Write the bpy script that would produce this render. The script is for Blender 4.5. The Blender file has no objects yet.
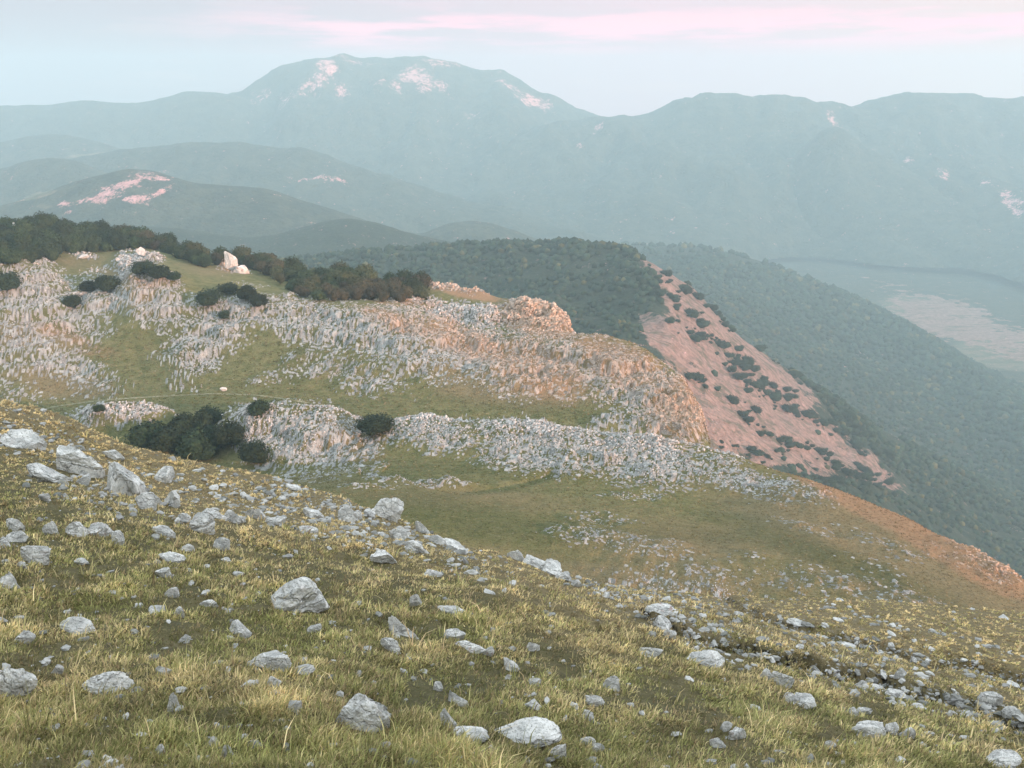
import bpy, bmesh, math, random
import numpy as np
from mathutils import Vector, Matrix
from mathutils.bvhtree import BVHTree

rng = np.random.default_rng(7)
random.seed(7)
scene = bpy.context.scene
C = scene.collection

# ------------------------------------------------------------------ camera
W, H = 1024, 768
FPX = 1005.0
PITCH = math.radians(15.8)
SP, CP = math.sin(PITCH), math.cos(PITCH)
cam_d = bpy.data.cameras.new('camera')
cam = bpy.data.objects.new('camera', cam_d)
C.objects.link(cam)
cam.rotation_euler = (math.pi / 2 - PITCH, 0, 0)
cam_d.sensor_width = 36.0
cam_d.lens = 36.0 * FPX / W
cam_d.clip_start = 0.1
cam_d.clip_end = 30000
scene.camera = cam


def pt(u, v, y):
    """world point seen at pixel u,v standing y metres ahead"""
    u, v, y = np.broadcast_arrays(np.asarray(u, float), np.asarray(v, float), np.asarray(y, float))
    a = (u - 512) / FPX
    b = (384 - v) / FPX
    k = CP + b * SP
    return np.stack([y * a / k, y, y * (-SP + b * CP) / k], -1)


def v_of(y, z):
    r = z / y
    b = (r * CP + SP) / (CP - r * SP)
    return 384 - FPX * b


def proj(P):
    P = np.asarray(P, float)
    dep = P[..., 1] * CP - P[..., 2] * SP
    b = (P[..., 1] * SP + P[..., 2] * CP) / dep
    return 512 + FPX * P[..., 0] / dep, 384 - FPX * b, dep


# ------------------------------------------------------------------ numpy noise
_perm = np.random.default_rng(3).permutation(256)
_perm = np.concatenate([_perm, _perm, _perm])
_g3 = np.random.default_rng(4).normal(size=(256, 3))
_g3 /= np.linalg.norm(_g3, axis=1)[:, None]


def perlin(P):
    P = np.asarray(P, float)
    i = np.floor(P).astype(int)
    f = P - i
    i &= 255
    w = f * f * f * (f * (f * 6 - 15) + 10)
    res = 0
    for dx in (0, 1):
        for dy in (0, 1):
            for dz in (0, 1):
                h = _perm[_perm[_perm[(i[..., 0] + dx) & 255] + ((i[..., 1] + dy) & 255)] + ((i[..., 2] + dz) & 255)]
                g = _g3[h]
                d = f - np.array([dx, dy, dz])
                wt = (w[..., 0] if dx else 1 - w[..., 0]) * (w[..., 1] if dy else 1 - w[..., 1]) * (w[..., 2] if dz else 1 - w[..., 2])
                res = res + wt * (g * d).sum(-1)
    return res


def fbm(P, octv=4, lac=2.0, gain=0.5):
    P = np.asarray(P, float)
    s, a = 0, 1.0
    for o in range(octv):
        s = s + a * perlin(P + 17.3 * o)
        P = P * lac
        a *= gain
    return s


def ridged(P, octv=4):
    P = np.asarray(P, float)
    s, a = 0, 1.0
    for o in range(octv):
        s = s + a * (1 - 2 * np.abs(perlin(P + 9.1 * o)))
        P = P * 2.03
        a *= 0.5
    return s


def cells(P2, seed=0):
    """2-D cell noise: (random of nearest cell, second random, F2 - F1)"""
    P2 = np.asarray(P2, float)
    i0 = np.floor(P2).astype(np.int64)
    f1 = np.full(P2.shape[:-1], 9.0)
    f2 = f1.copy()
    ra = np.zeros_like(f1)
    rb = np.zeros_like(f1)

    def hsh(a, b, k):
        h = (a * 73856093) ^ (b * 19349663) ^ ((k + seed * 7) * 83492791)
        h = (h ^ (h >> 13)) * 1274126177
        h = h ^ (h >> 16)
        return (h & 0xffff) / 65535.0
    for dx in (-1, 0, 1):
        for dy in (-1, 0, 1):
            a, b = i0[..., 0] + dx, i0[..., 1] + dy
            qx, qy = a + hsh(a, b, 1), b + hsh(a, b, 2)
            d = np.hypot(qx - P2[..., 0], qy - P2[..., 1])
            near = d < f1
            f2 = np.where(near, f1, np.minimum(f2, d))
            ra = np.where(near, hsh(a, b, 3), ra)
            rb = np.where(near, hsh(a, b, 4), rb)
            f1 = np.where(near, d, f1)
    return ra, rb, f2 - f1


# ------------------------------------------------------------------ mesh helpers
def make_mesh(name, verts, faces, smooth=True, col=None, cname='mask'):
    """verts (n,3); faces (m,3) or (m,4) array; col (n,4) per vertex"""
    me = bpy.data.meshes.new(name)
    verts = np.asarray(verts, np.float32)
    faces = np.asarray(faces, np.int32)
    m, k = faces.shape
    me.vertices.add(len(verts))
    me.vertices.foreach_set('co', verts.ravel())
    me.loops.add(m * k)
    me.loops.foreach_set('vertex_index', faces.ravel())
    me.polygons.add(m)
    me.polygons.foreach_set('loop_start', np.arange(0, m * k, k, dtype=np.int32))
    me.update(calc_edges=True)
    me.polygons.foreach_set('use_smooth', np.full(m, smooth))
    if col is not None:
        at = me.color_attributes.new(cname, 'FLOAT_COLOR', 'POINT')
        at.data.foreach_set('color', np.asarray(col, np.float32).ravel())
    me.validate()
    return me


def link(name, me, mat, parent=None, **props):
    o = bpy.data.objects.new(name, me)
    C.objects.link(o)
    if mat is not None and me is not None and not me.materials:
        me.materials.append(mat)
    o.parent = parent
    for k, v in props.items():
        o[k] = v
    return o


def grid_faces(nr, nc):
    i = np.arange(nr * nc).reshape(nr, nc)
    return np.stack([i[:-1, :-1], i[:-1, 1:], i[1:, 1:], i[1:, :-1]], -1).reshape(-1, 4)


def pchip(xs, ys, x):
    xs, ys = np.asarray(xs, float), np.asarray(ys, float)
    h = np.diff(xs)
    dl = np.diff(ys) / h
    m = np.zeros_like(ys)
    for i in range(1, len(xs) - 1):
        if dl[i - 1] * dl[i] > 0:
            w1, w2 = 2 * h[i] + h[i - 1], h[i] + 2 * h[i - 1]
            m[i] = (w1 + w2) / (w1 / dl[i - 1] + w2 / dl[i])
    m[0], m[-1] = dl[0], dl[-1]
    x = np.clip(x, xs[0], xs[-1])
    k = np.clip(np.searchsorted(xs, x) - 1, 0, len(xs) - 2)
    t = (x - xs[k]) / h[k]
    return ((1 + 2 * t) * (1 - t) ** 2 * ys[k] + t * (1 - t) ** 2 * h[k] * m[k]
            + t * t * (3 - 2 * t) * ys[k + 1] + t * t * (t - 1) * h[k] * m[k + 1])


def loft(lines, us, segs):
    """lines: list of feature lines [(u, v, y) ...] (or ('z', u, y, z)); returns (rows, cols, 3)"""
    L = []
    for ln in lines:
        rows = []
        for q in ln:
            if q[0] == 'z':
                rows.append((q[1], v_of(q[2], q[3]), q[2]))
            else:
                rows.append(q)
        rows = np.array(rows, float)
        v = pchip(rows[:, 0], rows[:, 1], us)
        y = pchip(rows[:, 0], rows[:, 2], us)
        L.append(pt(us, v, y))
    L = np.array(L)                       # lines, cols, 3
    out = []
    n = len(L)
    for k in range(n - 1):
        p0 = L[max(k - 1, 0)]
        p1, p2 = L[k], L[k + 1]
        p3 = L[min(k + 2, n - 1)]
        s = segs[k] if isinstance(segs, (list, tuple)) else segs
        dy = np.linalg.norm(p2 - p1, axis=-1)[:, None] + 1e-6
        d0 = np.linalg.norm(p1 - p0, axis=-1)[:, None] + 1e-6
        d3 = np.linalg.norm(p3 - p2, axis=-1)[:, None] + 1e-6
        m1 = 0.5 * ((p2 - p1) / dy + (p1 - p0) / d0) * np.minimum(dy, 2 * d0) if k > 0 else (p2 - p1)
        m2 = 0.5 * ((p2 - p1) / dy + (p3 - p2) / d3) * np.minimum(dy, 2 * d3) if k < n - 2 else (p2 - p1)
        for j in range(s):
            t = j / s
            out.append((2 * t**3 - 3 * t**2 + 1) * p1 + (t**3 - 2 * t**2 + t) * m1 * .8 + (-2 * t**3 + 3 * t**2) * p2 + (t**3 - t**2) * m2 * .8)
    out.append(L[-1])
    return np.array(out)


def blobs(u, v, lst):
    """soft ellipses (u, v, ru, rv, angle_deg, weight) joined by max"""
    m = np.zeros_like(u)
    for (cu, cv, ru, rv, ang, w) in lst:
        a = math.radians(ang)
        du, dv = u - cu, v - cv
        p = (du * math.cos(a) + dv * math.sin(a)) / ru
        q = (-du * math.sin(a) + dv * math.cos(a)) / rv
        d = np.sqrt(p * p + q * q)
        m = np.maximum(m, w * np.clip(1.6 - 1.1 * d, 0, 1))
    return m


# ------------------------------------------------------------------ material helpers
class NT:
    def __init__(self, name):
        self.m = bpy.data.materials.new(name)
        self.m.use_nodes = True
        self.t = self.m.node_tree
        self.t.nodes.clear()
        self.out = self.t.nodes.new('ShaderNodeOutputMaterial')
        self._pos = None

    def n(self, typ, **kw):
        nd = self.t.nodes.new(typ)
        for k, v in kw.items():
            if k.startswith('i_'):
                key = k[2:]
                sock = nd.inputs[int(key)] if key.isdigit() else nd.inputs[key.replace('_', ' ')]
                self.set(sock, v)
            else:
                setattr(nd, k, v)
        return nd

    def set(self, sock, v):
        if isinstance(v, bpy.types.NodeSocket):
            self.t.links.new(v, sock)
        else:
            if isinstance(v, tuple) and len(v) == 3 and sock.type == 'RGBA':
                v = (*v, 1)
            sock.default_value = v

    def pos(self):
        if self._pos is None:
            self._pos = self.n('ShaderNodeNewGeometry').outputs['Position']
        return self._pos

    def noise(self, scale, detail=4, rough=.55, vec=None, dist=0):
        nd = self.n('ShaderNodeTexNoise', i_Scale=scale, i_Detail=detail, i_Roughness=rough, i_Distortion=dist)
        self.set(nd.inputs['Vector'], vec if vec is not None else self.pos())
        return nd.outputs['Fac']

    def voro(self, scale, vec=None, feature='F1', out='Distance'):
        nd = self.n('ShaderNodeTexVoronoi', i_Scale=scale, feature=feature)
        self.set(nd.inputs['Vector'], vec if vec is not None else self.pos())
        return nd.outputs[out]

    def ramp(self, f, a, b, lo=0.0, hi=1.0):
        nd = self.n('ShaderNodeMapRange', i_0=f, i_1=a, i_2=b, i_3=lo, i_4=hi)
        nd.interpolation_type = 'SMOOTHSTEP'
        return nd.outputs[0]

    def mix(self, f, a, b, mode='MIX'):
        nd = self.n('ShaderNodeMix', data_type='RGBA', blend_type=mode)
        self.set(nd.inputs[0], f)
        self.set(nd.inputs[6], a)
        self.set(nd.inputs[7], b)
        return nd.outputs[2]

    def math(self, op, a, b=0.0):
        nd = self.n('ShaderNodeMath', operation=op, i_0=a, i_1=b)
        return nd.outputs[0]

    def stretch(self, s, rot=(0, 0, 0), vec=None):
        nd = self.n('ShaderNodeMapping', i_Scale=s, i_Rotation=rot)
        self.set(nd.inputs['Vector'], vec if vec is not None else self.pos())
        return nd.outputs[0]

    def attr(self, name):
        nd = self.n('ShaderNodeVertexColor', layer_name=name)
        return nd.outputs['Color']

    def sep(self, c):
        nd = self.n('ShaderNodeSeparateColor')
        self.set(nd.inputs[0], c)
        return nd.outputs

    def finish(self, col, rough=.9, bump=None, strength=.5, dist=.1, spec=.2):
        p = self.n('ShaderNodeBsdfPrincipled', i_Roughness=rough)
        self.set(p.inputs['Base Color'], col)
        p.inputs['Specular IOR Level'].default_value = spec
        if bump is not None:
            b = self.n('ShaderNodeBump', i_Height=bump, i_Strength=strength, i_Distance=dist)
            self.t.links.new(b.outputs[0], p.inputs['Normal'])
        self.t.links.new(p.outputs[0], self.out.inputs['Surface'])
        return self.m


# limestone, near
def limestone(name, scale=1.0, pink=0.15):
    t = NT(name)
    tc = t.n('ShaderNodeTexCoord').outputs['Object']
    oi = t.n('ShaderNodeObjectInfo').outputs['Random']
    add = t.n('ShaderNodeVectorMath', operation='ADD')
    t.set(add.inputs[0], tc)
    cmb = t.n('ShaderNodeCombineXYZ', i_0=t.math('MULTIPLY', oi, 37.0), i_1=t.math('MULTIPLY', oi, 91.0))
    t.set(add.inputs[1], cmb.outputs[0])
    vec = add.outputs[0]
    n1 = t.noise(2.2 * scale, 6, .6, vec)
    n2 = t.noise(9 * scale, 5, .65, vec)
    n3 = t.noise(28 * scale, 3, .6, vec)
    base = t.mix(t.ramp(n1, .35, .65), (.46, .46, .445), (.80, .79, .76))
    base = t.mix(t.math('MULTIPLY', t.ramp(n2, .5, .68), .5), base, (.20, .225, .21))        # grey lichen
    base = t.mix(t.math('MULTIPLY', t.ramp(t.noise(5 * scale, 3, .5, t.stretch((1, 1, 1), (1, 2, 3), vec)), .55, .72), pink), base, (.44, .30, .27))
    base = t.mix(t.math('MULTIPLY', t.ramp(n3, .56, .66), .65), base, (.13, .14, .13))      # black lichen specks
    # sub-parallel weathering cracks
    cr = t.n('ShaderNodeTexVoronoi', feature='DISTANCE_TO_EDGE', i_Scale=1.1 * scale)
    dv = t.n('ShaderNodeVectorMath', operation='ADD')
    t.set(dv.inputs[0], t.stretch((.5, .6, 3.2), (.3, .35, 0), vec))
    nz = t.n('ShaderNodeTexNoise', i_Scale=3 * scale, i_Detail=4)
    t.set(nz.inputs['Vector'], vec)
    sc = t.n('ShaderNodeVectorMath', operation='SCALE', i_3=.9)
    t.set(sc.inputs[0], nz.outputs['Color'])
    t.set(dv.inputs[1], sc.outputs[0])
    t.set(cr.inputs['Vector'], dv.outputs[0])
    crk = t.ramp(cr.outputs[0], 0.0, .045)
    base = t.mix(t.math('MULTIPLY', t.math('SUBTRACT', 1, crk), t.math('MULTIPLY', t.ramp(n1, .45, .6), .5)), base, (.10, .10, .09))
    hgt = t.math('ADD', t.math('ADD', t.math('MULTIPLY', n2, .8), t.math('MULTIPLY', n3, .3)), t.math('MULTIPLY', crk, .6))
    return t.finish(base, .92, hgt, .7, .05)


M_rock = limestone('limestone', 1.0)
M_rock_pink = limestone('limestone_pinkish', 1.0, .8)


def karst_mat():
    t = NT('karst_limestone')
    c = t.attr('tint')
    n2 = t.noise(1.6, 4, .6)
    col = t.mix(t.ramp(n2, .4, .68), c, t.mix(.7, c, (.12, .13, .11)))
    return t.finish(col, .95, n2, .6, .3)


M_karst = karst_mat()


def leaf_mat(name, a, b, objrand=True):
    t = NT(name)
    oi = t.n('ShaderNodeObjectInfo').outputs['Random']
    n = t.noise(1.3, 3)
    col = t.mix(t.ramp(n, .35, .65), a, b)
    if objrand:
        hs = t.n('ShaderNodeHueSaturation')
        t.set(hs.inputs['Color'], col)
        t.set(hs.inputs['Value'], t.math('ADD', t.math('MULTIPLY', oi, .7), .65))
        t.set(hs.inputs['Hue'], t.math('ADD', t.math('MULTIPLY', oi, .03), .485))
        col = hs.outputs[0]
    return t.finish(col, .8, None)


M_leaf = leaf_mat('dark_foliage', (.014, .028, .012), (.044, .062, .024))
M_leaf_holm = leaf_mat('darkest_foliage', (.008, .016, .008), (.026, .042, .018))
M_leaf_olive = leaf_mat('olive_foliage', (.040, .052, .022), (.075, .078, .035))
M_leaf_brown = leaf_mat('russet_foliage', (.040, .038, .022), (.070, .060, .034))
M_bark = NT('bark').finish((.09, .075, .06), .95)


def terrain_mat():
    """mask: R rockiness, G dryness, B warm low-sun glow painted in, A lush"""
    t = NT('mountain_pasture')
    mk = t.attr('mask')
    s = t.sep(mk)
    al = t.n('ShaderNodeVertexColor', layer_name='mask').outputs['Alpha']
    big = t.noise(.035, 5, .6)
    med = t.noise(.35, 5, .65)
    fin = t.noise(2.2, 3, .7)
    ff = t.noise(7.0, 2, .7)
    g1 = t.mix(t.ramp(med, .35, .65), (.135, .148, .050), (.225, .212, .090))
    dry = t.mix(t.ramp(fin, .35, .65), (.20, .165, .085), (.30, .245, .13))
    dfac = t.math('ADD', t.math('ADD', s[1], .14), t.math('MULTIPLY', t.math('SUBTRACT', big, .5), 1.2))
    col = t.mix(t.ramp(dfac, .25, .8), g1, dry)
    sun_warmth = t.mix(t.ramp(fin, .3, .7), (.31, .185, .10), (.45, .30, .175))  # warm sun glow of the ridge rims, painted into the ground colour
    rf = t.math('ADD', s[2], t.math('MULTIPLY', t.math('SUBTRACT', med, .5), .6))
    col = t.mix(t.ramp(rf, .25, .75), col, sun_warmth)
    col = t.mix(t.math('MULTIPLY', al, .8), col, (.085, .105, .034))
    # tussocks: fine dark flecks
    col = t.mix(t.math('MULTIPLY', t.ramp(t.noise(.9, 4, .75), .5, .66), .55), col, t.mix(1.0, col, (.5, .5, .5), 'MULTIPLY'))
    col = t.mix(t.math('MULTIPLY', t.ramp(t.noise(1.5, 3, .75), .56, .68), .5), col, (.30, .27, .17))
    col = t.mix(t.math('MULTIPLY', t.ramp(fin, .52, .7), .6), col, t.mix(1.0, col, (.45, .45, .42), 'MULTIPLY'))
    col = t.mix(t.math('MULTIPLY', t.ramp(ff, .5, .66), .35), col, t.mix(1.0, col, (.45, .45, .42), 'MULTIPLY'))
    # grassy and earthy clefts, painted darker for shade, then the limestone blocks themselves
    cf = t.sep(t.attr('cleft'))[0]
    col = t.mix(t.math('MULTIPLY', cf, .35), col, (.10, .10, .05))
    sa = t.n('ShaderNodeVertexColor', layer_name='stone')
    stone = t.mix(t.ramp(ff, .4, .65), (.53, .54, .52), (.38, .385, .365))
    stone = t.mix(t.math('MULTIPLY', s[2], .70), stone, (.60, .38, .24))  # same sun glow painted on the limestone blocks
    stone = t.mix(1.0, stone, sa.outputs['Color'], 'MULTIPLY')
    col = t.mix(t.ramp(sa.outputs['Alpha'], .3, .6), col, stone)
    h = t.math('ADD', t.math('MULTIPLY', fin, 1.0), t.math('MULTIPLY', med, 1.5))
    return t.finish(col, .95, h, 1.0, .9)


M_ter = terrain_mat()


def fg_mat():
    t = NT('hill_turf')
    s = t.sep(t.attr('mask'))
    n1 = t.noise(1.1, 4, .6)
    n2 = t.noise(9, 5, .7)
    n3 = t.noise(45, 3, .7)
    g = t.mix(t.ramp(n1, .35, .65), (.105, .100, .045), (.165, .145, .070))
    d = t.mix(t.ramp(n2, .35, .65), (.21, .165, .085), (.33, .26, .145))
    col = t.mix(t.ramp(t.math('ADD', s[1], t.math('MULTIPLY', t.math('SUBTRACT', n1, .5), .9)), .3, .9), g, d)
    col = t.mix(t.math('MULTIPLY', t.ramp(n2, .46, .62), .8), col, (.095, .084, .045))
    col = t.mix(t.math('MULTIPLY', t.ramp(n3, .5, .66), .6), col, (.24, .20, .11))
    col = t.mix(t.ramp(s[2], .25, .6), col, (.030, .026, .018))  # ledge lines painted dark for their shade
    st = t.ramp(t.math('ADD', t.noise(6, 4, .7), t.math('MULTIPLY', s[0], .12)), .68, .73)
    col = t.mix(t.math('MULTIPLY', st, .8), col, (.36, .35, .32))
    return t.finish(col, .95, t.math('ADD', n2, t.math('MULTIPLY', n3, .4)), 1.0, .10)


M_fg = fg_mat()


def grass_mat():
    t = NT('grass_blades')
    c = t.attr('tint')
    p = t.n('ShaderNodeBsdfDiffuse')
    t.set(p.inputs[0], c)
    tr = t.n('ShaderNodeBsdfTranslucent')
    t.set(tr.inputs[0], c)
    mx = t.n('ShaderNodeMixShader', i_0=.3)
    t.t.links.new(p.outputs[0], mx.inputs[1])
    t.t.links.new(tr.outputs[0], mx.inputs[2])
    t.t.links.new(mx.outputs[0], t.out.inputs['Surface'])
    return t.m


M_grass = grass_mat()


def far_mat(name, forest_a, forest_b, scale):
    """R bare scars / cliffs with sunlit pink painted in, G meadow, B pink bare slope"""
    t = NT(name)
    s = t.sep(t.attr('mask'))
    n1 = t.noise(.004 * scale, 6, .6)
    n2 = t.noise(.03 * scale, 6, .7)
    n3 = t.noise(.11 * scale, 4, .7)
    f = t.mix(t.ramp(n2, .35, .65), forest_a, forest_b)
    f = t.mix(t.math('MULTIPLY', t.ramp(n3, .5, .65), .5), f, t.mix(1.0, f, (.4, .45, .45), 'MULTIPLY'))
    md = t.mix(t.ramp(n2, .4, .6), (.11, .12, .07), (.20, .165, .115))
    col = t.mix(t.ramp(t.math('ADD', s[1], t.math('MULTIPLY', t.math('SUBTRACT', n1, .5), .9)), .35, .6), f, md)
    pk = t.mix(t.ramp(n3, .3, .7), (.20, .125, .102), (.37, .245, .20))
    col = t.mix(t.ramp(t.math('ADD', s[2], t.math('MULTIPLY', t.math('SUBTRACT', n2, .52), 1.9)), .40, .56), col, pk)
    col = t.mix(t.math('MULTIPLY', t.ramp(t.noise(.05 * scale, 6, .75, t.stretch((.3, 1, .8))), .50, .60), t.math('MULTIPLY', s[2], .8)), col, (.085, .085, .05))
    cl = t.mix(t.ramp(n3, .3, .7), (.50, .25, .24), (.80, .46, .44))  # pink sunlight on the cliffs, put into their colour
    col = t.mix(t.ramp(t.math('ADD', s[0], t.math('MULTIPLY', t.math('SUBTRACT', t.noise(.055 * scale, 6, .85, t.stretch((1, 1, .35))), .51), 5.0)), .45, .95), col, cl)
    return t.finish(col, .95, t.math('ADD', n2, n3), .8, 12 / scale)


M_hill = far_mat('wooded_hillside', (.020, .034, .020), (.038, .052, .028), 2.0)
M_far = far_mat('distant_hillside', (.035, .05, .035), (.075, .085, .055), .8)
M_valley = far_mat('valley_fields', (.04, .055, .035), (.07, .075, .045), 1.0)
M_path = NT('pale_track')
M_path = M_path.finish(M_path.mix(M_path.ramp(M_path.noise(2.0), .4, .6), (.27, .25, .17), (.15, .155, .075)), .95)
# ------------------------------------------------------------------ foreground hill
FG = []   # control points x, y, z


def fgp(u, v, y):
    FG.append(tuple(pt(u, v, y)))


for q in [(0, 768, 3.3), (256, 768, 3.6), (512, 768, 4.1), (768, 768, 5.0), (1024, 768, 6.4), (-200, 768, 3.2), (1224, 768, 8),
          (0, 680, 4.7), (0, 600, 6.6), (-200, 560, 7), (250, 640, 6.0), (300, 600, 7.8), (600, 680, 6.9), (512, 600, 10.0), (800, 680, 9.5),
          (900, 730, 7), (1024, 712, 12), (1224, 740, 12), (800, 645, 15), (650, 615, 20), (0, 500, 13), (-200, 440, 20), (200, 520, 15),
          (400, 540, 18), (-200, 345, 32), (0, 402, 30), (50, 414, 31), (100, 436, 31), (150, 455, 31), (200, 470, 31), (250, 484, 31),
          (300, 492, 31), (350, 500, 30), (400, 520, 29), (450, 540, 28), (500, 556, 27), (550, 570, 26), (600, 590, 25), (650, 604, 25),
          (700, 600, 33), (760, 603, 37), (830, 610, 40), (900, 623, 42), (1024, 650, 45), (1224, 700, 45), (800, 636, 23), (900, 662, 23), (1024, 696, 21), (1224, 750, 19)]:
    fgp(*q)
FG += [(0, 0, -1.6), (-6, 0, 1.2), (6, 0, -3.4), (0, -8, 1.0), (-20, 0, 4.5), (20, -3, -7), (0, -25, 5), (-30, -25, 11), (28, -24, 7), (50, -20, 8),  # behind right: unseen rise added to shade the foreground from the sun
       (40, 12, -24), (-45, 15, 4), (-60, 45, -14), (-34, 48, -23), (-15, 45, -21.5), (0, 42, -24), (14, 54, -38),
       (-60, 70, -44), (-30, 70, -44), (0, 66, -46), (30, 66, -52), (48, 52, -46), (-60, 100, -72), (-20, 100, -72), (20, 92, -70), (58, 80, -68),
       (-60, 130, -90), (0, 125, -88), (60, 105, -84), (75, 30, -45), (80, -22, 4), (78, 4, -22), (-80, -20, 16), (0, -60, 10), (60, -60, 18), (-60, -60, 18), (100, 60, -75), (-110, 60, -20)]
FG = np.array(FG)


def tps_fit(P, lam=2.0):
    n = len(P)
    d = np.linalg.norm(P[:, None, :2] - P[None, :, :2], axis=-1)
    K = np.where(d > 0, d * d * np.log(d + 1e-12), 0) + lam * 0.05 * np.eye(n)
    Q = np.c_[np.ones(n), P[:, :2]]
    A = np.block([[K, Q], [Q.T, np.zeros((3, 3))]])
    return np.linalg.solve(A, np.r_[P[:, 2], 0, 0, 0])


_w = tps_fit(FG)


def fg_z(x, y):
    x, y = np.asarray(x, float), np.asarray(y, float)
    z = _w[-3] + _w[-2] * x + _w[-1] * y
    for i, (a, b, _) in enumerate(FG):
        r2 = (x - a) ** 2 + (y - b) ** 2
        z = z + _w[i] * 0.5 * r2 * np.log(r2 + 1e-12)
    r = np.hypot(x, y)
    P = np.stack([x, y, 0 * x], -1)
    amp = np.clip(r / 12, .15, 1)
    z = z + .55 * amp * fbm(P * .16, 3) + .10 * fbm(P * .9, 3) + .07 * np.clip(1.6 - r / 25, .2, 1) * fbm(P * 3.1, 3)
    # two low eroded ledges that step across the right-hand side
    u, v, _d = proj(np.stack([x, y, z], -1))
    front = y > 2
    for (a, b, u0, u1, hgt) in LEDGES:
        k = pchip(a, b, np.clip(u, a[0], a[-1])) + 10 * perlin(np.stack([u * .02, v * 0, v * 0 + hgt * 50], -1))
        d = v - k
        on = np.clip((u - u0) / 40, 0, 1) * np.clip((u1 - u) / 40, 0, 1) * front
        z = z - on * hgt * np.exp(-(d / 4.0) ** 2) * np.clip(1.3 + 1.6 * perlin(P * .5), .1, 2)
    return z


LEDGES = [((600, 680, 760, 850, 940, 1024, 1250), (588, 628, 650, 674, 696, 722, 780), 640, 1300, .9),
          ((700, 760, 850, 940, 1024, 1250), (588, 612, 640, 660, 676, 725), 700, 1300, .5)]

th = np.concatenate([np.radians(np.arange(-180, -45, 3.0)), np.radians(np.arange(-45, 50, .13)), np.radians(np.arange(50, 180.1, 3.0))])
rr = np.concatenate([[0.05], np.geomspace(.5, 3, 14)[:-1], np.geomspace(3, 45, 330)[:-1], np.geomspace(45, 130, 50)])
R_, T_ = np.meshgrid(rr, th, indexing='ij')
X_, Y_ = R_ * np.sin(T_), R_ * np.cos(T_)
Z_ = fg_z(X_, Y_)
fgP = np.stack([X_, Y_, Z_], -1)
u, v, dep = proj(fgP)
u = np.where(Y_ > 1, u, 0)
v = np.where(Y_ > 1, v, 768)
silh = pchip([-300, 0, 100, 200, 300, 400, 500, 600, 700, 1024, 1400], [300, 402, 436, 470, 493, 518, 556, 590, 600, 648, 720], u)
dryness = np.clip(1.15 - (v - silh) / 95, 0, 1) * np.clip(1.15 - u / 900, .65, 1) + .25 * np.clip(u / 1024, 0, 1)
ledge_shade = np.zeros_like(u)  # shade along the ledges, put into the ground colour
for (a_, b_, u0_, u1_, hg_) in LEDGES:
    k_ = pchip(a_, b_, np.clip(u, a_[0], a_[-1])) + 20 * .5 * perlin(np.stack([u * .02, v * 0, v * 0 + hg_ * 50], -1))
    ledge_shade = np.maximum(ledge_shade, np.exp(-((v - k_ - 1) / 3.6) ** 2) * (u > u0_) * (u < u1_) * (Y_ > 2) * np.clip(.7 + 1.6 * perlin(fgP * [.7, .7, 0]), 0, 1) * (hg_ / .9))
rocky = blobs(u, v, [(820, 640, 260, 26, 16, 1), (620, 600, 90, 22, 20, .8), (930, 680, 160, 20, 22, 1), (320, 515, 90, 22, 12, .6)])
mask = np.stack([rocky, dryness, np.clip(ledge_shade, 0, 1), 0 * u + 1], -1)
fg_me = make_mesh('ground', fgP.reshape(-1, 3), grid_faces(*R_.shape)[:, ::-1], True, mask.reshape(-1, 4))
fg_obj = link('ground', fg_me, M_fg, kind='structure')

# ------------------------------------------------------------------ plateau
us = np.concatenate([np.arange(-260, 0, 4.0), np.arange(0, 1024, 1.25), np.arange(1024, 1290, 4.0)])
crest1 = [(-260, 420), (0, 432), (60, 432), (95, 410), (125, 405), (165, 413), (205, 432), (235, 418), (262, 409), (290, 407), (330, 411), (370, 424), (430, 424),
          (500, 425), (560, 430), (600, 436), (700, 450), (760, 466), (820, 484), (860, 499), (900, 516), (960, 548), (1024, 585), (1290, 720)]
y1 = [(-260, 215), (0, 212), (300, 205), (500, 200), (600, 195), (700, 186), (820, 166), (900, 150), (1024, 122), (1290, 95)]


def yl(tab, u_, off=0):
    a = np.array(tab, float)
    return float(pchip(a[:, 0], a[:, 1], np.array([u_]))[0]) + off


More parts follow.
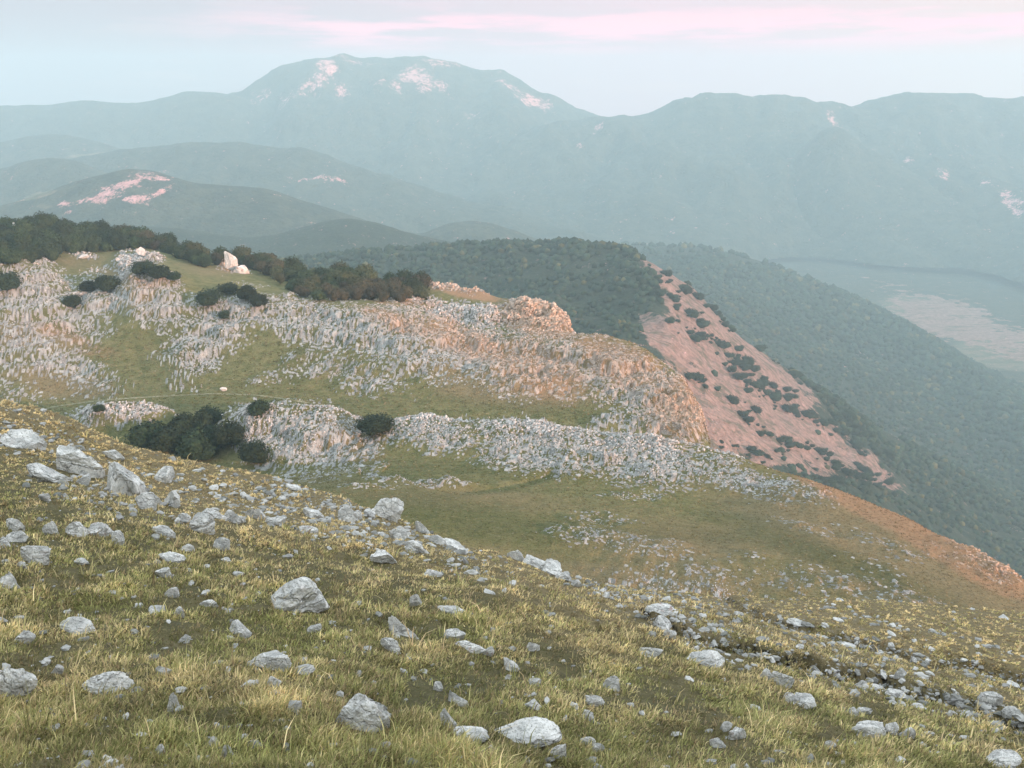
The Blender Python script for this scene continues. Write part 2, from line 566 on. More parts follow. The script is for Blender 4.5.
B = [
    [('z', -260, 70, -68), ('z', 1290, 62, -62)],
    [('z', -260, 150, -74), ('z', 0, 150, -72), (300, 500, 140), (400, 512, 136), (600, 562, 120), (800, 600, 108), (1024, 642, 96), (1290, 730, 80)],
    [('z', -260, 190, -76), ('z', 0, 190, -74), (230, 480, 184), (400, 462, 178), (500, 466, 174), (600, 478, 167), (700, 492, 161), (800, 505, 150), (900, 545, 131), (1024, 608, 109), (1290, 728, 85)],
    [(a, b, yl(y1, a)) for a, b in crest1],
    [(-260, 424, 240), (0, 418, 238), (60, 417, 236), (120, 413, 233), (280, 410, 226), (370, 425, 222), (430, 427, 219), (600, 439, 210), (700, 453, 200), (760, 480, 190),
     (820, 520, 178), (900, 580, 160), (1024, 680, 135), (1290, 860, 110)],
    [(-260, 405, 255), (0, 402, 255), (60, 398, 257), (110, 386, 260), (150, 352, 282), (200, 376, 264), (260, 388, 254), (350, 398, 246), (430, 398, 241), (520, 402, 236), (600, 410, 230),
     (650, 425, 222), (700, 448, 208), (712, 458, 205), (760, 520, 200), (820, 580, 190), (900, 650, 175), (1024, 760, 150), (1290, 900, 130)],
    [(-260, 262, 335), (0, 258, 335), (40, 270, 332), (75, 290, 330), (110, 288, 330), (138, 270, 330), (165, 272, 330), (200, 286, 325), (240, 291, 322), (280, 296, 318), (330, 302, 312),
     (390, 306, 304), (430, 320, 295), (470, 335, 289), (540, 333, 284), (600, 336, 276), (640, 348, 266), (662, 362, 258), (680, 378, 250), (692, 396, 242), (702, 420, 232),
     (710, 446, 218), (722, 490, 210), (760, 560, 210), (820, 620, 205), (900, 700, 200), (1024, 820, 175), (1290, 1000, 160)],
    [(-260, 260, 355), (0, 256, 355), (40, 266, 352), (75, 284, 350), (110, 281, 350), (138, 271, 350), (165, 268, 350), (240, 284, 340), (280, 291, 335), (330, 300, 328), (390, 302, 322), (430, 317, 315),
     (470, 336, 308), (540, 336, 300), (600, 346, 292), (640, 366, 284), (680, 420, 275), (702, 470, 262), (722, 540, 250), (760, 620, 250), (820, 690, 245), (900, 780, 240), (1024, 900, 220), (1290, 1200, 200)],
    [(-260, 238, 480), (0, 234, 470), (40, 226, 462), (100, 238, 452), (150, 245, 444), (180, 258, 436), (230, 264, 428), (300, 274, 410), (350, 281, 394), (400, 287, 380), (430, 285, 370), (460, 289, 360), (500, 298, 348),
     (530, 303, 340), (552, 307, 334), (565, 318, 330), (571, 334, 325), (580, 360, 320), (600, 420, 320), (700, 620, 310), (820, 780, 300), (1024, 1000, 280), (1290, 1300, 260)],
    [('z', -260, 560, -120), ('z', 0, 550, -120), ('z', 300, 490, -130), ('z', 500, 420, -140), ('z', 600, 380, -190), ('z', 700, 360, -280), ('z', 820, 330, -300), ('z', 1290, 330, -380)],
    [('z', -260, 800, -330), ('z', 0, 800, -330), ('z', 300, 720, -330), ('z', 600, 600, -340), ('z', 820, 500, -360), ('z', 1290, 450, -420)],
]
SEG = [56, 110, 34, 10, 12, 64, 10, 46, 12, 6]
P = loft(B, us, SEG)
u, v, dep = proj(P)
row = np.repeat(np.arange(P.shape[0])[:, None], P.shape[1], 1)
r_valley0, r_back = sum(SEG[:3]), sum(SEG[:8])

ROCKY = [  # ridge one
    (120, 415, 45, 10, -3, .75), (300, 440, 62, 33, 4, 1), (262, 425, 30, 22, 20, .8), (355, 440, 30, 22, 30, .75), (440, 438, 60, 17, 4, .95), (540, 448, 90, 24, 8, 1), (640, 462, 80, 24, 10, .95),
    (730, 478, 60, 16, 14, .85), (800, 492, 40, 10, 20, .45),
    # left block
    (30, 305, 70, 38, 20, 1), (20, 350, 45, 30, 10, .9), (55, 365, 62, 18, 16, .95), (95, 300, 45, 16, -4, 1), (100, 278, 30, 12, 0, .5), (130, 270, 16, 22, 30, .9), (155, 300, 32, 26, 40, 1), (85, 330, 20, 10, 20, .8),
    (10, 390, 40, 18, 10, .5), (170, 322, 20, 14, -20, .8),
    # ridge two
    (215, 330, 52, 30, -32, 1), (200, 355, 34, 22, -35, .9), (250, 312, 60, 14, 6, 1), (330, 325, 80, 24, 8, 1), (400, 345, 62, 28, 12, 1), (360, 370, 50, 20, 15, .62), (300, 370, 50, 16, -28, .35), (322, 368, 20, 8, -20, .8),
    (470, 350, 60, 26, 10, .95), (440, 380, 26, 10, 0, .7), (550, 362, 60, 34, 12, 1), (620, 375, 52, 32, 24, 1), (665, 400, 40, 32, 50, 1), (610, 420, 26, 9, -20, .8), (690, 425, 22, 22, 60, 1), (520, 395, 40, 10, 5, .35), (640, 418, 40, 16, 10, .55),
    # ridge three
    (470, 318, 55, 14, 4, 1), (540, 318, 34, 18, 16, 1), (410, 300, 30, 7, 6, .8), (450, 287, 40, 5, 10, .7), (400, 312, 40, 6, 12, .7),
    # plateau streaks
    (625, 545, 70, 12, 8, .75), (610, 520, 36, 6, 5, .5), (640, 497, 40, 4, 3, .6), (700, 555, 60, 6, 8, .4), (760, 580, 90, 8, 12, .45), (820, 532, 46, 6, 12, .65), (880, 545, 60, 8, 20, .5), (740, 556, 30, 5, 5, .5),
    (700, 600, 120, 14, 12, .7), (860, 640, 160, 16, 18, .6), (900, 585, 80, 12, 24, .35), (790, 578, 130, 12, 10, .5), (930, 606, 110, 12, 17, .55), (700, 575, 80, 8, 8, .5), (980, 560, 40, 14, 20, .6), (1000, 560, 26, 18, 30, 1), (420, 482, 50, 3, 3, .75), (370, 487, 30, 3, 0, .6), (30, 262, 24, 3, 4, .7), (85, 257, 14, 3, 4, .6), (233, 266, 16, 6, 4, .9), (150, 258, 14, 5, 0, .9)]
rocky = blobs(u, v, ROCKY)
wob = fbm(P * [.05, .05, 0], 4)
rocky = np.clip(rocky + .55 * wob * (rocky > 0), 0, 1)
rocky *= (v < 700)
dry = blobs(u, v, [(900, 560, 190, 60, 24, .8), (700, 560, 200, 40, 8, .45), (640, 600, 200, 40, 10, .6), (20, 335, 60, 14, 10, .8), (60, 385, 70, 12, 8, .6), (130, 285, 40, 22, 20, .6), (460, 365, 60, 26, 12, .7), (350, 440, 40, 22, 10, .6), (800, 500, 60, 20, 20, .7),
                    (480, 500, 200, 16, 4, .35), (220, 268, 50, 10, 0, .35), (100, 262, 60, 12, 0, .35), (520, 395, 100, 14, 4, .5)])
sun_warmth = blobs(u, v, [(470, 345, 70, 14, 22, .75), (400, 325, 50, 10, 22, .7), (540, 372, 60, 30, 20, .7), (620, 365, 60, 26, 24, .75), (690, 405, 34, 46, 65, .95), (540, 320, 42, 20, 16, 1), (460, 290, 50, 8, 14, .8), (400, 303, 40, 6, 4, .5),  # where the low sun's warm glow is painted on
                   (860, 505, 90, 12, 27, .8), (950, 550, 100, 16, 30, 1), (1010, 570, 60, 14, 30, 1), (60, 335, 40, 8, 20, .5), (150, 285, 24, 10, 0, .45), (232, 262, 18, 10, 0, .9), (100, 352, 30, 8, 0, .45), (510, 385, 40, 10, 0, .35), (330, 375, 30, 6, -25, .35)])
lush = blobs(u, v, [(450, 515, 130, 18, 10, .7), (620, 530, 160, 8, 4, .4), (840, 562, 110, 12, 20, .8), (940, 600, 60, 8, 26, .5), (180, 345, 40, 34, 50, .4), (250, 405, 160, 14, 4, .35), (560, 410, 100, 9, 4, .4), (480, 470, 130, 7, 2, .5), (300, 365, 40, 16, -40, .6), (320, 335, 30, 12, 0, .2)])
tr = np.exp(-((u - (142 + (v - 300) * .12 + 10 * np.sin(v * .05))) / 5) ** 2) * (v > 315) * (v < 372)
lush = np.maximum(lush, .7 * tr)
# relief: rough in the rocks, gentle swell elsewhere; grows from nothing at the rim so outlines stay put
amp = .25 + .9 * rocky
P[..., 2] += 2.4 * rocky * fbm(P * [.055, .055, 0] + 3, 2) * (v < 480)
P[..., 2] += amp * (.9 + .7 * rocky) * fbm(P * [.14, .14, 0], 4) + .55 * rocky * ridged(P * [.35, .16, 0], 3)
bench = np.clip(rocky, .15, 1)
P[..., 2] += .5 * bench * np.sin(P[..., 2] * 1.9 + 3 * fbm(P * [.03, .03, 0], 2))
# limestone pavement: upright blocks with clefts between, leaning one way
def blocks(P, sx, sy, seed, cover):
    w1 = fbm(P * [.25, .25, 0] + seed, 2)
    c, s_ = math.cos(.35), math.sin(.35)
    X = (P[..., 0] * c + P[..., 1] * s_ + .35 * w1) / sx
    Y = (-P[..., 0] * s_ + P[..., 1] * c + .35 * w1) / sy
    ra, rb, ed = cells(np.stack([X, Y], -1), seed)
    on = (ra < cover) * 1.0
    edge = np.clip(ed / .22, 0, 1)
    return on, rb, edge


patchy = np.clip(rocky * 1.15 + .30 * fbm(P * [.11, .11, 0], 3) - .12, 0, 1) * (rocky > .12)
sc_y = np.clip(P[..., 1] / 230, .6, 2)
near_ = np.clip((v - 482) / 20, 0, 1) * (row < r_valley0 + 3)
patchy = patchy * (1 - .35 * near_)
on1, rb1, e1 = blocks(P, .95, 1.25, 5, patchy * .42 * (1 - near_))
on2, rb2, e2 = blocks(P, .44, .60, 9, patchy * .62)
h1 = on1 * (.25 + 1.5 * rb1 ** 2) * e1
h2 = on2 * (.10 + .55 * rb2) * e2
P[..., 2] += np.maximum(h1, h2) * np.clip(rocky * 1.4, 0, 1) * (.29 - .05 * near_)
st_cov = np.clip(np.maximum(on1 * (e1 > .25), on2 * (e2 > .35)), 0, 1)
st_br = np.where(h1 > h2, .55 + .6 * ((rb1 * 7.3) % 1), .45 + .6 * ((rb2 * 5.1) % 1)) * np.where(h1 > h2, .75 + .25 * e1, .75 + .25 * e2)
stone_col = np.stack([st_br, st_br, st_br, st_cov], -1)
cleft = np.clip(1 - np.maximum(h1, h2) * 2.2, 0, 1) * np.clip(patchy * 1.3 - .25, 0, 1)
bank = np.exp(-((v - (482 + 8 * np.sin(u * .03))) / 3.0) ** 2) * (u > 360) * (u < 560) * (row < r_valley0 + 3)
P[..., 2] -= .9 * bank
pl_mask = np.stack([rocky, np.clip(dry, 0, 1), np.clip(sun_warmth, 0, 1), lush], -1)
pl_faces = grid_faces(*P.shape[:2])
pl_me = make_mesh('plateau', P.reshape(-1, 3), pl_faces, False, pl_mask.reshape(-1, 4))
_sa = pl_me.color_attributes.new('stone', 'FLOAT_COLOR', 'POINT')
_sa.data.foreach_set('color', stone_col.reshape(-1, 4).astype(np.float32).ravel())
_sb = pl_me.color_attributes.new('cleft', 'FLOAT_COLOR', 'POINT')
_sb.data.foreach_set('color', np.repeat(cleft.reshape(-1, 1), 4, 1).astype(np.float32).ravel())
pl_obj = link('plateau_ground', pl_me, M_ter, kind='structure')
plP, plU, plV = P, u, v


def bvh_of(obj):
    me = obj.data
    n = len(me.vertices)
    co = np.empty(n * 3, np.float32)
    me.vertices.foreach_get('co', co)
    pf = [tuple(p.vertices) for p in me.polygons]
    return BVHTree.FromPolygons([tuple(c) for c in co.reshape(-1, 3).tolist()], pf)


bv_fg = bvh_of(fg_obj)
bv_pl = bvh_of(pl_obj)


def cast(bv, u_, v_):
    d = Vector(pt(u_, v_, 1.0)).normalized()
    hit = bv.ray_cast(Vector((0, 0, 0)), d, 4000)
    return (hit[0], hit[1]) if hit[0] is not None else (None, None)


# ------------------------------------------------------------------ hills, far to near
def hill(name, lines, us_, segs, mat, scars=(), meadow=(), pink=(), rough=20, freq=.004, ridge_amt=0, ends=True):
    P = loft(lines, us_, segs)
    u, v, _ = proj(P)
    n = fbm(P * [freq, freq, freq], 5)
    rg = ridged(P * [freq * 1.3, freq * .6, 0], 4) - 1
    rowt = np.linspace(0, 1, P.shape[0])[:, None] * np.ones(P.shape[1])
    P = P.copy()
    P[..., 2] += rough * n * (.12 + .88 * np.sin(rowt * math.pi)) + rough * .10 * fbm(P * freq * 7, 3) + ridge_amt * rg * np.sin(rowt * math.pi)
    cf = np.arange(P.shape[1]) / (P.shape[1] - 1)
    e = np.clip(np.minimum(cf, 1 - cf) / .12, 0, 1)
    e = e * e * (3 - 2 * e)
    if ends:
        P[..., 2] = -520 + (P[..., 2] + 520) * e[None, :]
    z0 = 0 * u
    m = np.stack([blobs(u, v, scars) if scars else z0, blobs(u, v, meadow) if meadow else z0, blobs(u, v, pink) if pink else z0, z0 + 1], -1)
    me = make_mesh(name, P.reshape(-1, 3), grid_faces(*P.shape[:2]), True, m.reshape(-1, 4))
    return link(name, me, mat, kind='structure'), P, u, v


ue = np.arange(-500, 1540, 4.0)


def simple(crest, y, dy0, z0, dy1=500, z1=-460, bulge=.5, dv=0):
    """a hill from its skyline: foot (hidden or not) in front, skyline, back slope"""
    ca = np.array(crest, float)
    xs_ = np.unique(np.concatenate([ca[:, 0], np.arange(ca[0, 0], ca[-1, 0], 18.0)]))
    crest = list(zip(xs_.tolist(), pchip(ca[:, 0], ca[:, 1], xs_).tolist()))
    c = [(a, b, (y if np.isscalar(y) else np.interp(a, [q[0] for q in y], [q[1] for q in y]))) for a, b in crest]
    foot = [('z', a, yy - dy0 * (1 + .16 * math.sin(a * .012 + 1) + .05 * math.sin(a * .035 + 2)), z0) for a, b, yy in c]
    mid = []
    for a, b, yy in c:
        zc = pt(a, b, yy)[2]
        mid.append(('z', a, yy - dy0 * .5, z0 + (zc - z0) * bulge))
    back = [('z', a, yy + dy1, z1) for a, b, yy in c]
    return [foot, mid, c, back]


# big mountain and the ranges behind
mt_crest = [(-500, 170), (100, 138), (160, 122), (205, 108), (240, 93), (262, 82), (285, 71), (310, 63), (335, 59), (370, 58), (405, 57), (430, 60), (455, 66), (480, 73), (500, 74), (515, 82), (535, 95), (560, 105), (600, 120), (660, 134), (760, 160), (1000, 220), (1540, 300)]
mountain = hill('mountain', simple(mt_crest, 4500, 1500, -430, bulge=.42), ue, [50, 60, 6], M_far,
                scars=[(328, 76, 10, 10, -40, 1), (318, 90, 12, 8, -50, .75), (342, 96, 7, 9, 0, .75), (300, 102, 14, 5, -40, .65), (285, 104, 8, 5, -30, .6), (415, 78, 17, 12, 10, 1), (424, 92, 9, 12, -10, .85), (440, 90, 12, 5, 30, .75), (396, 98, 6, 8, 0, .7), (380, 97, 6, 5, 0, .65),
                       (440, 64, 20, 3, 12, .6), (533, 106, 17, 7, 20, .9), (510, 88, 20, 3, 30, .7), (247, 106, 8, 4, 0, .7), (262, 98, 10, 4, -30, .5), (350, 62, 25, 2, 0, .6), (470, 122, 10, 4, 0, .5)],
                rough=70, freq=.0022, ridge_amt=85)
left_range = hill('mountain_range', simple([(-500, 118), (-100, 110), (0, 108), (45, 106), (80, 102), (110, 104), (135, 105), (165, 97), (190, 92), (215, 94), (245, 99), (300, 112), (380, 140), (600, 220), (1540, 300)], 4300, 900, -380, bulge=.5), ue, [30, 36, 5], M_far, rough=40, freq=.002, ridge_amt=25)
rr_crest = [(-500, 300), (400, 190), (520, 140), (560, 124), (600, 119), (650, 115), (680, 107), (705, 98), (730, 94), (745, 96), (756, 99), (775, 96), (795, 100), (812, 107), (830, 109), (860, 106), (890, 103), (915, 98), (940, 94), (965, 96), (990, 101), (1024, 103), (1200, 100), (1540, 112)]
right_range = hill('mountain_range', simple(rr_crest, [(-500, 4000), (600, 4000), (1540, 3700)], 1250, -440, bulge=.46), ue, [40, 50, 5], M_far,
                   scars=[(831, 128, 4, 10, -20, .8), (838, 142, 6, 6, 0, .55), (908, 166, 6, 4, 30, .7), (943, 184, 7, 6, 30, .8), (983, 199, 9, 3, 25, .75), (1010, 217, 16, 5, 35, .9), (598, 136, 5, 3, 0, .7), (580, 154, 5, 3, 0, .6)], rough=60, freq=.0022, ridge_amt=100)
spur = hill('mountain_spur', simple([(700, 260), (800, 150), (835, 128), (870, 150), (905, 168), (945, 188), (985, 203), (1024, 222), (1150, 262), (1540, 300)], [(700, 3500), (1024, 3000), (1540, 2800)], 420, -440, 300, -440), np.arange(700, 1540, 4.0), [24, 24, 5], M_far,
            scars=[(1012, 218, 16, 4, 30, .9), (945, 187, 8, 4, 28, .7), (985, 201, 9, 3, 25, .7)], rough=25, freq=.003, ridge_amt=20)
# valley floor
VF = [[('z', -500, 300, -470), ('z', 1540, 300, -470)], [('z', -500, 1500, -466), ('z', 1540, 1500, -466)], [('z', -500, 3000, -455), ('z', 1540, 3000, -455)], [('z', -500, 4800, -440), ('z', 1540, 4800, -440)]]
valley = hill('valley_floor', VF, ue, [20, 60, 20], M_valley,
              meadow=[(930, 312, 60, 20, 14, .6), (1000, 350, 60, 20, 10, .7), (980, 400, 60, 30, 10, .7)],
              pink=[(950, 320, 66, 22, 16, .85), (1015, 345, 44, 20, 10, .65), (900, 290, 60, 8, 14, .4), (1000, 425, 30, 16, 0, .45), (960, 360, 30, 4, 30, .5)],
              scars=[(985, 455, 18, 4, 4, .9), (1012, 472, 16, 5, 20, .8), (960, 358, 16, 3, 35, .6)], rough=4, freq=.004, ends=False)
# hazy hills on the left, far to near
hill('hill', simple([(-500, 150), (-100, 146), (0, 142), (30, 136), (55, 134), (85, 138), (120, 148), (160, 160), (300, 190), (620, 250)], 3400, 500, -330), np.arange(-500, 620, 4.0), [20, 20, 4], M_far, meadow=[(100, 154, 40, 3, -5, .8)], rough=16, freq=.004)
hill('hill', simple([(-500, 175), (0, 172), (100, 154), (150, 147), (190, 143), (230, 143), (265, 147), (300, 149), (330, 158), (370, 172), (410, 184), (450, 196), (500, 208), (560, 226), (620, 242), (700, 255), (900, 280)], 2900, 600, -370), np.arange(-500, 900, 4.0), [26, 26, 4], M_far,
     scars=[(315, 183, 30, 2.5, 4, .75), (335, 185, 14, 2.5, 4, .8)], rough=22, freq=.0045, ridge_amt=30)
hill('hill', simple([(-500, 160), (-50, 166), (0, 168), (30, 160), (50, 158), (75, 161), (105, 172), (150, 186), (250, 215), (400, 260)], 2500, 400, -330), np.arange(-500, 400, 4.0), [22, 22, 4], M_far, meadow=[(50, 192, 30, 3, -12, .8)], rough=14, freq=.006)
hill('hill', simple([(-500, 240), (180, 250), (300, 236), (350, 222), (385, 226), (420, 234), (450, 224), (475, 221), (505, 228), (540, 240), (600, 252), (700, 266), (900, 300)], 2000, 350, -360), np.arange(-500, 900, 4.0), [22, 22, 4], M_far,
     meadow=[(270, 232, 30, 5, -15, .8), (415, 227, 26, 5, 0, .7)], rough=14, freq=.006)
qh = hill('quarried_hill', simple([(-500, 230), (-100, 215), (0, 205), (40, 194), (75, 182), (105, 174), (130, 169), (150, 170), (170, 176), (200, 184), (260, 188), (300, 200), (350, 215), (400, 232), (500, 255), (700, 290)], 1850, 420, -320, bulge=.55), np.arange(-500, 700, 3.0), [34, 34, 4], M_far,
          scars=[(118, 188, 28, 5, -22, .9), (150, 177, 20, 4, 8, .85), (138, 198, 16, 4, -4, .85), (162, 192, 14, 3, -28, .85), (98, 199, 24, 4, -8, .75), (62, 202, 8, 3, 0, .6), (140, 186, 10, 2, 20, .7), (70, 212, 6, 3, 0, .6)], meadow=[(35, 196, 24, 3, -14, .9), (45, 205, 14, 4, 0, .5)], rough=9, freq=.008)
hill('wooded_hill', simple([(-500, 232), (0, 222), (150, 226), (250, 236), (300, 228), (345, 219), (375, 223), (420, 236), (500, 250), (600, 262), (700, 300)], 1500, 400, -330, bulge=.5), np.arange(-500, 700, 4.0), [24, 24, 4], M_hill, rough=10, freq=.008)

# forested slope that falls to the valley on the right
FS = [
    [('z', 450, 900, -380), ('z', 700, 900, -400), ('z', 1540, 900, -470)],
    [(450, 330, 1150), (640, 330, 1200), (700, 345, 1220), (800, 395, 1230), (860, 420, 1200), (920, 450, 1150), (1024, 492, 1080), (1540, 640, 900)],
    [(450, 285, 1600), (640, 285, 1600), (700, 292, 1600), (800, 330, 1580), (860, 356, 1560), (920, 388, 1480), (980, 420, 1350), (1024, 442, 1250), (1540, 590, 980)],
    [(450, 256, 2300), (560, 252, 2300), (640, 248, 2250), (700, 251, 2150), (760, 262, 2050), (820, 283, 1950), (880, 311, 1830), (940, 346, 1700), (985, 382, 1560), (1024, 412, 1420), (1100, 455, 1300), (1540, 570, 1050)],
    [('z', 450, 2500, -450), ('z', 760, 2350, -470), ('z', 940, 1900, -475), ('z', 1100, 1500, -480), ('z', 1540, 1300, -490)]]
slope_obj, slP, slU, slV = hill('forest_slope', FS, np.arange(450, 1540, 3.0), [16, 44, 44, 5], M_hill, pink=[(862, 352, 16, 4, 40, .55), (905, 420, 8, 3, 0, .5)], rough=14, freq=.006, ridge_amt=8, ends=False)

# the spur with a bare pink flank
PH = [
    [('z', 60, 480, -300), ('z', 600, 450, -280), ('z', 1540, 420, -400)],
    [('z', 60, 760, -240), (300, 330, 760), (450, 335, 740), (570, 345, 680), (640, 360, 640), (700, 440, 590), (720, 462, 580), (800, 500, 590), (880, 530, 620), (940, 560, 650), (1024, 590, 690), (1540, 720, 640)],
    [('z', 60, 900, -230), (300, 300, 900), (450, 300, 860), (570, 305, 800), (640, 318, 745), (666, 330, 715), (700, 362, 700), (760, 400, 720), (820, 440, 750), (880, 478, 780), (940, 508, 800), (1024, 540, 810), (1540, 660, 760)],
    [(60, 290, 1080), (200, 275, 1080), (300, 262, 1080), (400, 252, 1080), (480, 247, 1060), (540, 247, 1030), (590, 249, 990), (625, 251, 950), (640, 257, 920), (655, 266, 905), (675, 280, 900), (695, 294, 900), (712, 312, 900), (735, 336, 905), (760, 352, 915),
     (800, 378, 930), (850, 412, 950), (900, 440, 970), (960, 470, 1000), (1024, 500, 1020), (1540, 640, 900)],
    [('z', 60, 1250, -330), ('z', 400, 1250, -330), ('z', 650, 1080, -300), ('z', 800, 1080, -400), ('z', 1024, 1150, -470), ('z', 1540, 1050, -490)]]
spur_obj, phP, phU, phV = hill('bare_spur', PH, np.arange(60, 1540, 2.0), [14, 50, 60, 6], M_hill,
                               pink=[(660, 274, 26, 7, 40, 1), (690, 302, 40, 16, 42, 1), (735, 350, 60, 20, 38, 1), (700, 350, 44, 22, 50, 1), (760, 380, 60, 26, 36, 1), (740, 420, 90, 34, 32, 1), (812, 440, 70, 24, 36, .95), (672, 300, 24, 10, 50, .95), (668, 345, 34, 16, 40, 1), (860, 468, 46, 14, 32, .9), (700, 440, 50, 20, 30, 1), (800, 395, 30, 6, 38, .6)],
                               rough=8, freq=.012, ridge_amt=9, ends=False)

bv_ph = bvh_of(spur_obj)
bv_sl = bvh_of(slope_obj)

# ------------------------------------------------------------------ karst blocks (one mass per ridge: thousands of stones)
def ico(sub):
    bm = bmesh.new()
    bmesh.ops.create_icosphere(bm, subdivisions=sub, radius=1)
    bm.verts.ensure_lookup_table()
    v_ = np.array([x.co[:] for x in bm.verts])
    f_ = np.array([[q.index for q in p.verts] for p in bm.faces])
    bm.free()
    return v_, f_


ico0, ico0f = ico(1)
ico1, ico1f = ico(2)


def stones(name, pos, nrm, size, tint, yaw, elong=1.0, base=(ico0, ico0f), jag=.35, seed=1, flatz=1.0):
    r = np.random.default_rng(seed)
    bv_, bf_ = base
    n, k = len(pos), len(bv_)
    V = bv_[None] * (1 + r.uniform(-jag, jag, (n, k, 1)))
    sc = np.stack([size * r.uniform(.5, .9, n), size * r.uniform(.8, 1.5, n) * elong, size * r.uniform(.5, 1.25, n)], -1)
    V = V * sc[:, None, :]
    V[..., 2] *= flatz
    V[..., 0] += V[..., 2] * r.uniform(.0, .5, (n, 1))      # beds lean one way
    c, s_ = np.cos(yaw)[:, None], np.sin(yaw)[:, None]
    X = V[..., 0] * c - V[..., 1] * s_
    Y = V[..., 0] * s_ + V[..., 1] * c
    V = np.stack([X, Y, V[..., 2]], -1) + pos[:, None, :]
    F = bf_[None] + (np.arange(n) * k)[:, None, None]
    col = np.repeat(np.c_[tint, np.ones(n)][:, None, :], k, 1)
    me = make_mesh(name, V.reshape(-1, 3), F.reshape(-1, 3), False, col.reshape(-1, 4), 'tint')
    return link(name, me, M_karst, kind='stuff')


def scatter_grid(P, dens, n, seed):
    """random points on a grid surface, chance by face area * density"""
    r = np.random.default_rng(seed)
    a, b, c = P[:-1, :-1], P[:-1, 1:], P[1:, :-1]
    cr = np.cross(b - a, c - a)
    ar = np.linalg.norm(cr, axis=-1)
    d = dens[:-1, :-1]
    w = (ar * d).ravel()
    idx = r.choice(len(w), n, p=w / w.sum())
    i, j = np.unravel_index(idx, ar.shape)
    s, t = r.random((2, n, 1))
    q = P[i, j] * (1 - s) * (1 - t) + P[i, j + 1] * s * (1 - t) + P[i + 1, j] * (1 - s) * t + P[i + 1, j + 1] * s * t
    nr = cr[i, j] / (ar[i, j][:, None] + 1e-9)
    return q, nr, i, j


stripe = fbm(plP * [.22, .06, 0], 3)
clump = fbm(plP * [.12, .12, 0], 4)
dens = np.clip((rocky - .22) * 1.6, 0, 1) ** 1.1 * np.clip(.75 + 1.5 * stripe + 1.1 * clump, .05, 1.4)
dens = dens + .004 * (plV < 620)
area_ok = (row >= SEG[0] - 10) & (row <= r_back + 2)
for nm, sel, cnt, sd, smin, smax in (('karst_rocks', area_ok & (row < r_valley0 + 6), 11000, 11, .16, .70),
                                     ('karst_rocks', area_ok & (row >= r_valley0 + 6), 19000, 12, .20, 1.1)):
    q, nr, i, j = scatter_grid(plP, dens * sel, cnt, sd)
    r = np.random.default_rng(sd)
    loc = np.clip(rocky[i, j], 0, 1)
    sz = (smin + (smax - smin) * r.random(cnt) ** 3) * (.5 + .5 * loc)
    sz = np.where(plV[i, j] > 500, sz * .62, sz)
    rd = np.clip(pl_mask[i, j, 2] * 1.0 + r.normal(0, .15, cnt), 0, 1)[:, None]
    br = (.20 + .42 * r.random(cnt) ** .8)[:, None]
    tint = br * (np.array([1, 1.0, .98]) * (1 - rd) + np.array([1.25, .84, .60]) * rd)  # stone colour warmed where the sun glow is painted
    q[:, 2] += sz * .12
    yaw = r.normal(.25, .35, cnt)
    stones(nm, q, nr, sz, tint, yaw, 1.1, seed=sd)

# tussocks of the plateau: coarse grass clumps, one mass
def tussocks(cnt, seed):
    r = np.random.default_rng(seed)
    w = (plV > 330) * np.clip(1.1 - rocky, .15, 1) * (row >= SEG[0] - 16) * (row < r_back) * (110.0 / np.maximum(plP[..., 1], 80)) ** 2
    q, nr, i, j = scatter_grid(plP, w, cnt, seed)
    nb = 5
    m = cnt * nb
    t = np.repeat(np.arange(cnt), nb)
    s = (r.uniform(.10, .26, cnt) * (q[:, 1] / 150) ** .6)[t]
    a = r.uniform(0, 6.283, m)
    c0 = q[t] + np.c_[np.cos(a) * s * .8, np.sin(a) * s * .8, np.full(m, -.02)]
    b = r.uniform(0, 3.1416, m)
    wx = np.c_[np.cos(b), np.sin(b), 0 * b] * (s * r.uniform(.35, .8, m))[:, None]
    tip = c0 + np.c_[np.cos(a) * s * .5, np.sin(a) * s * .5, s * r.uniform(.6, 1.3, m)]
    V = np.stack([c0 - wx, c0 + wx, tip], 1)
    mk = pl_mask[i, j]
    patch = fbm(q * [.06, .06, 0], 3)
    d = np.clip(.45 + mk[:, 1] * .7 + patch * .8 - mk[:, 3] * .5 + r.normal(0, .25, cnt), 0, 1)[:, None]
    rd = np.clip(mk[:, 2] + r.normal(0, .15, cnt), 0, 1)[:, None]
    col = np.array([.120, .135, .045]) * (1 - d) + np.array([.30, .26, .155]) * d
    col = col * (1 - rd) + np.array([.33, .23, .14]) * rd  # painted sun glow carried into the tussock tint
    col *= r.uniform(.5, 1.3, (cnt, 1))
    cc = np.repeat(np.c_[col, np.ones(cnt)][t][:, None, :], 3, 1)
    me = make_mesh('tussocks', V.reshape(-1, 3), np.arange(m * 3).reshape(-1, 3), False, cc.reshape(-1, 4), 'tint')
    return link('tussock_grass', me, M_grass, kind='stuff')


tussocks(90000, 61)

# stones of the foreground too small and too many to count
def fg_scatter(n, seed, dfun):
    r = np.random.default_rng(seed)
    out = []
    while len(out) < n:
        U, V_ = r.uniform(-150, 1180), r.uniform(395, 800)
        if r.random() > dfun(U, V_):
            continue
        h, nn = cast(bv_fg, U, V_)
        if h is not None and h.length < 60:
            out.append((h.x, h.y, h.z, U, V_))
    return np.array(out)


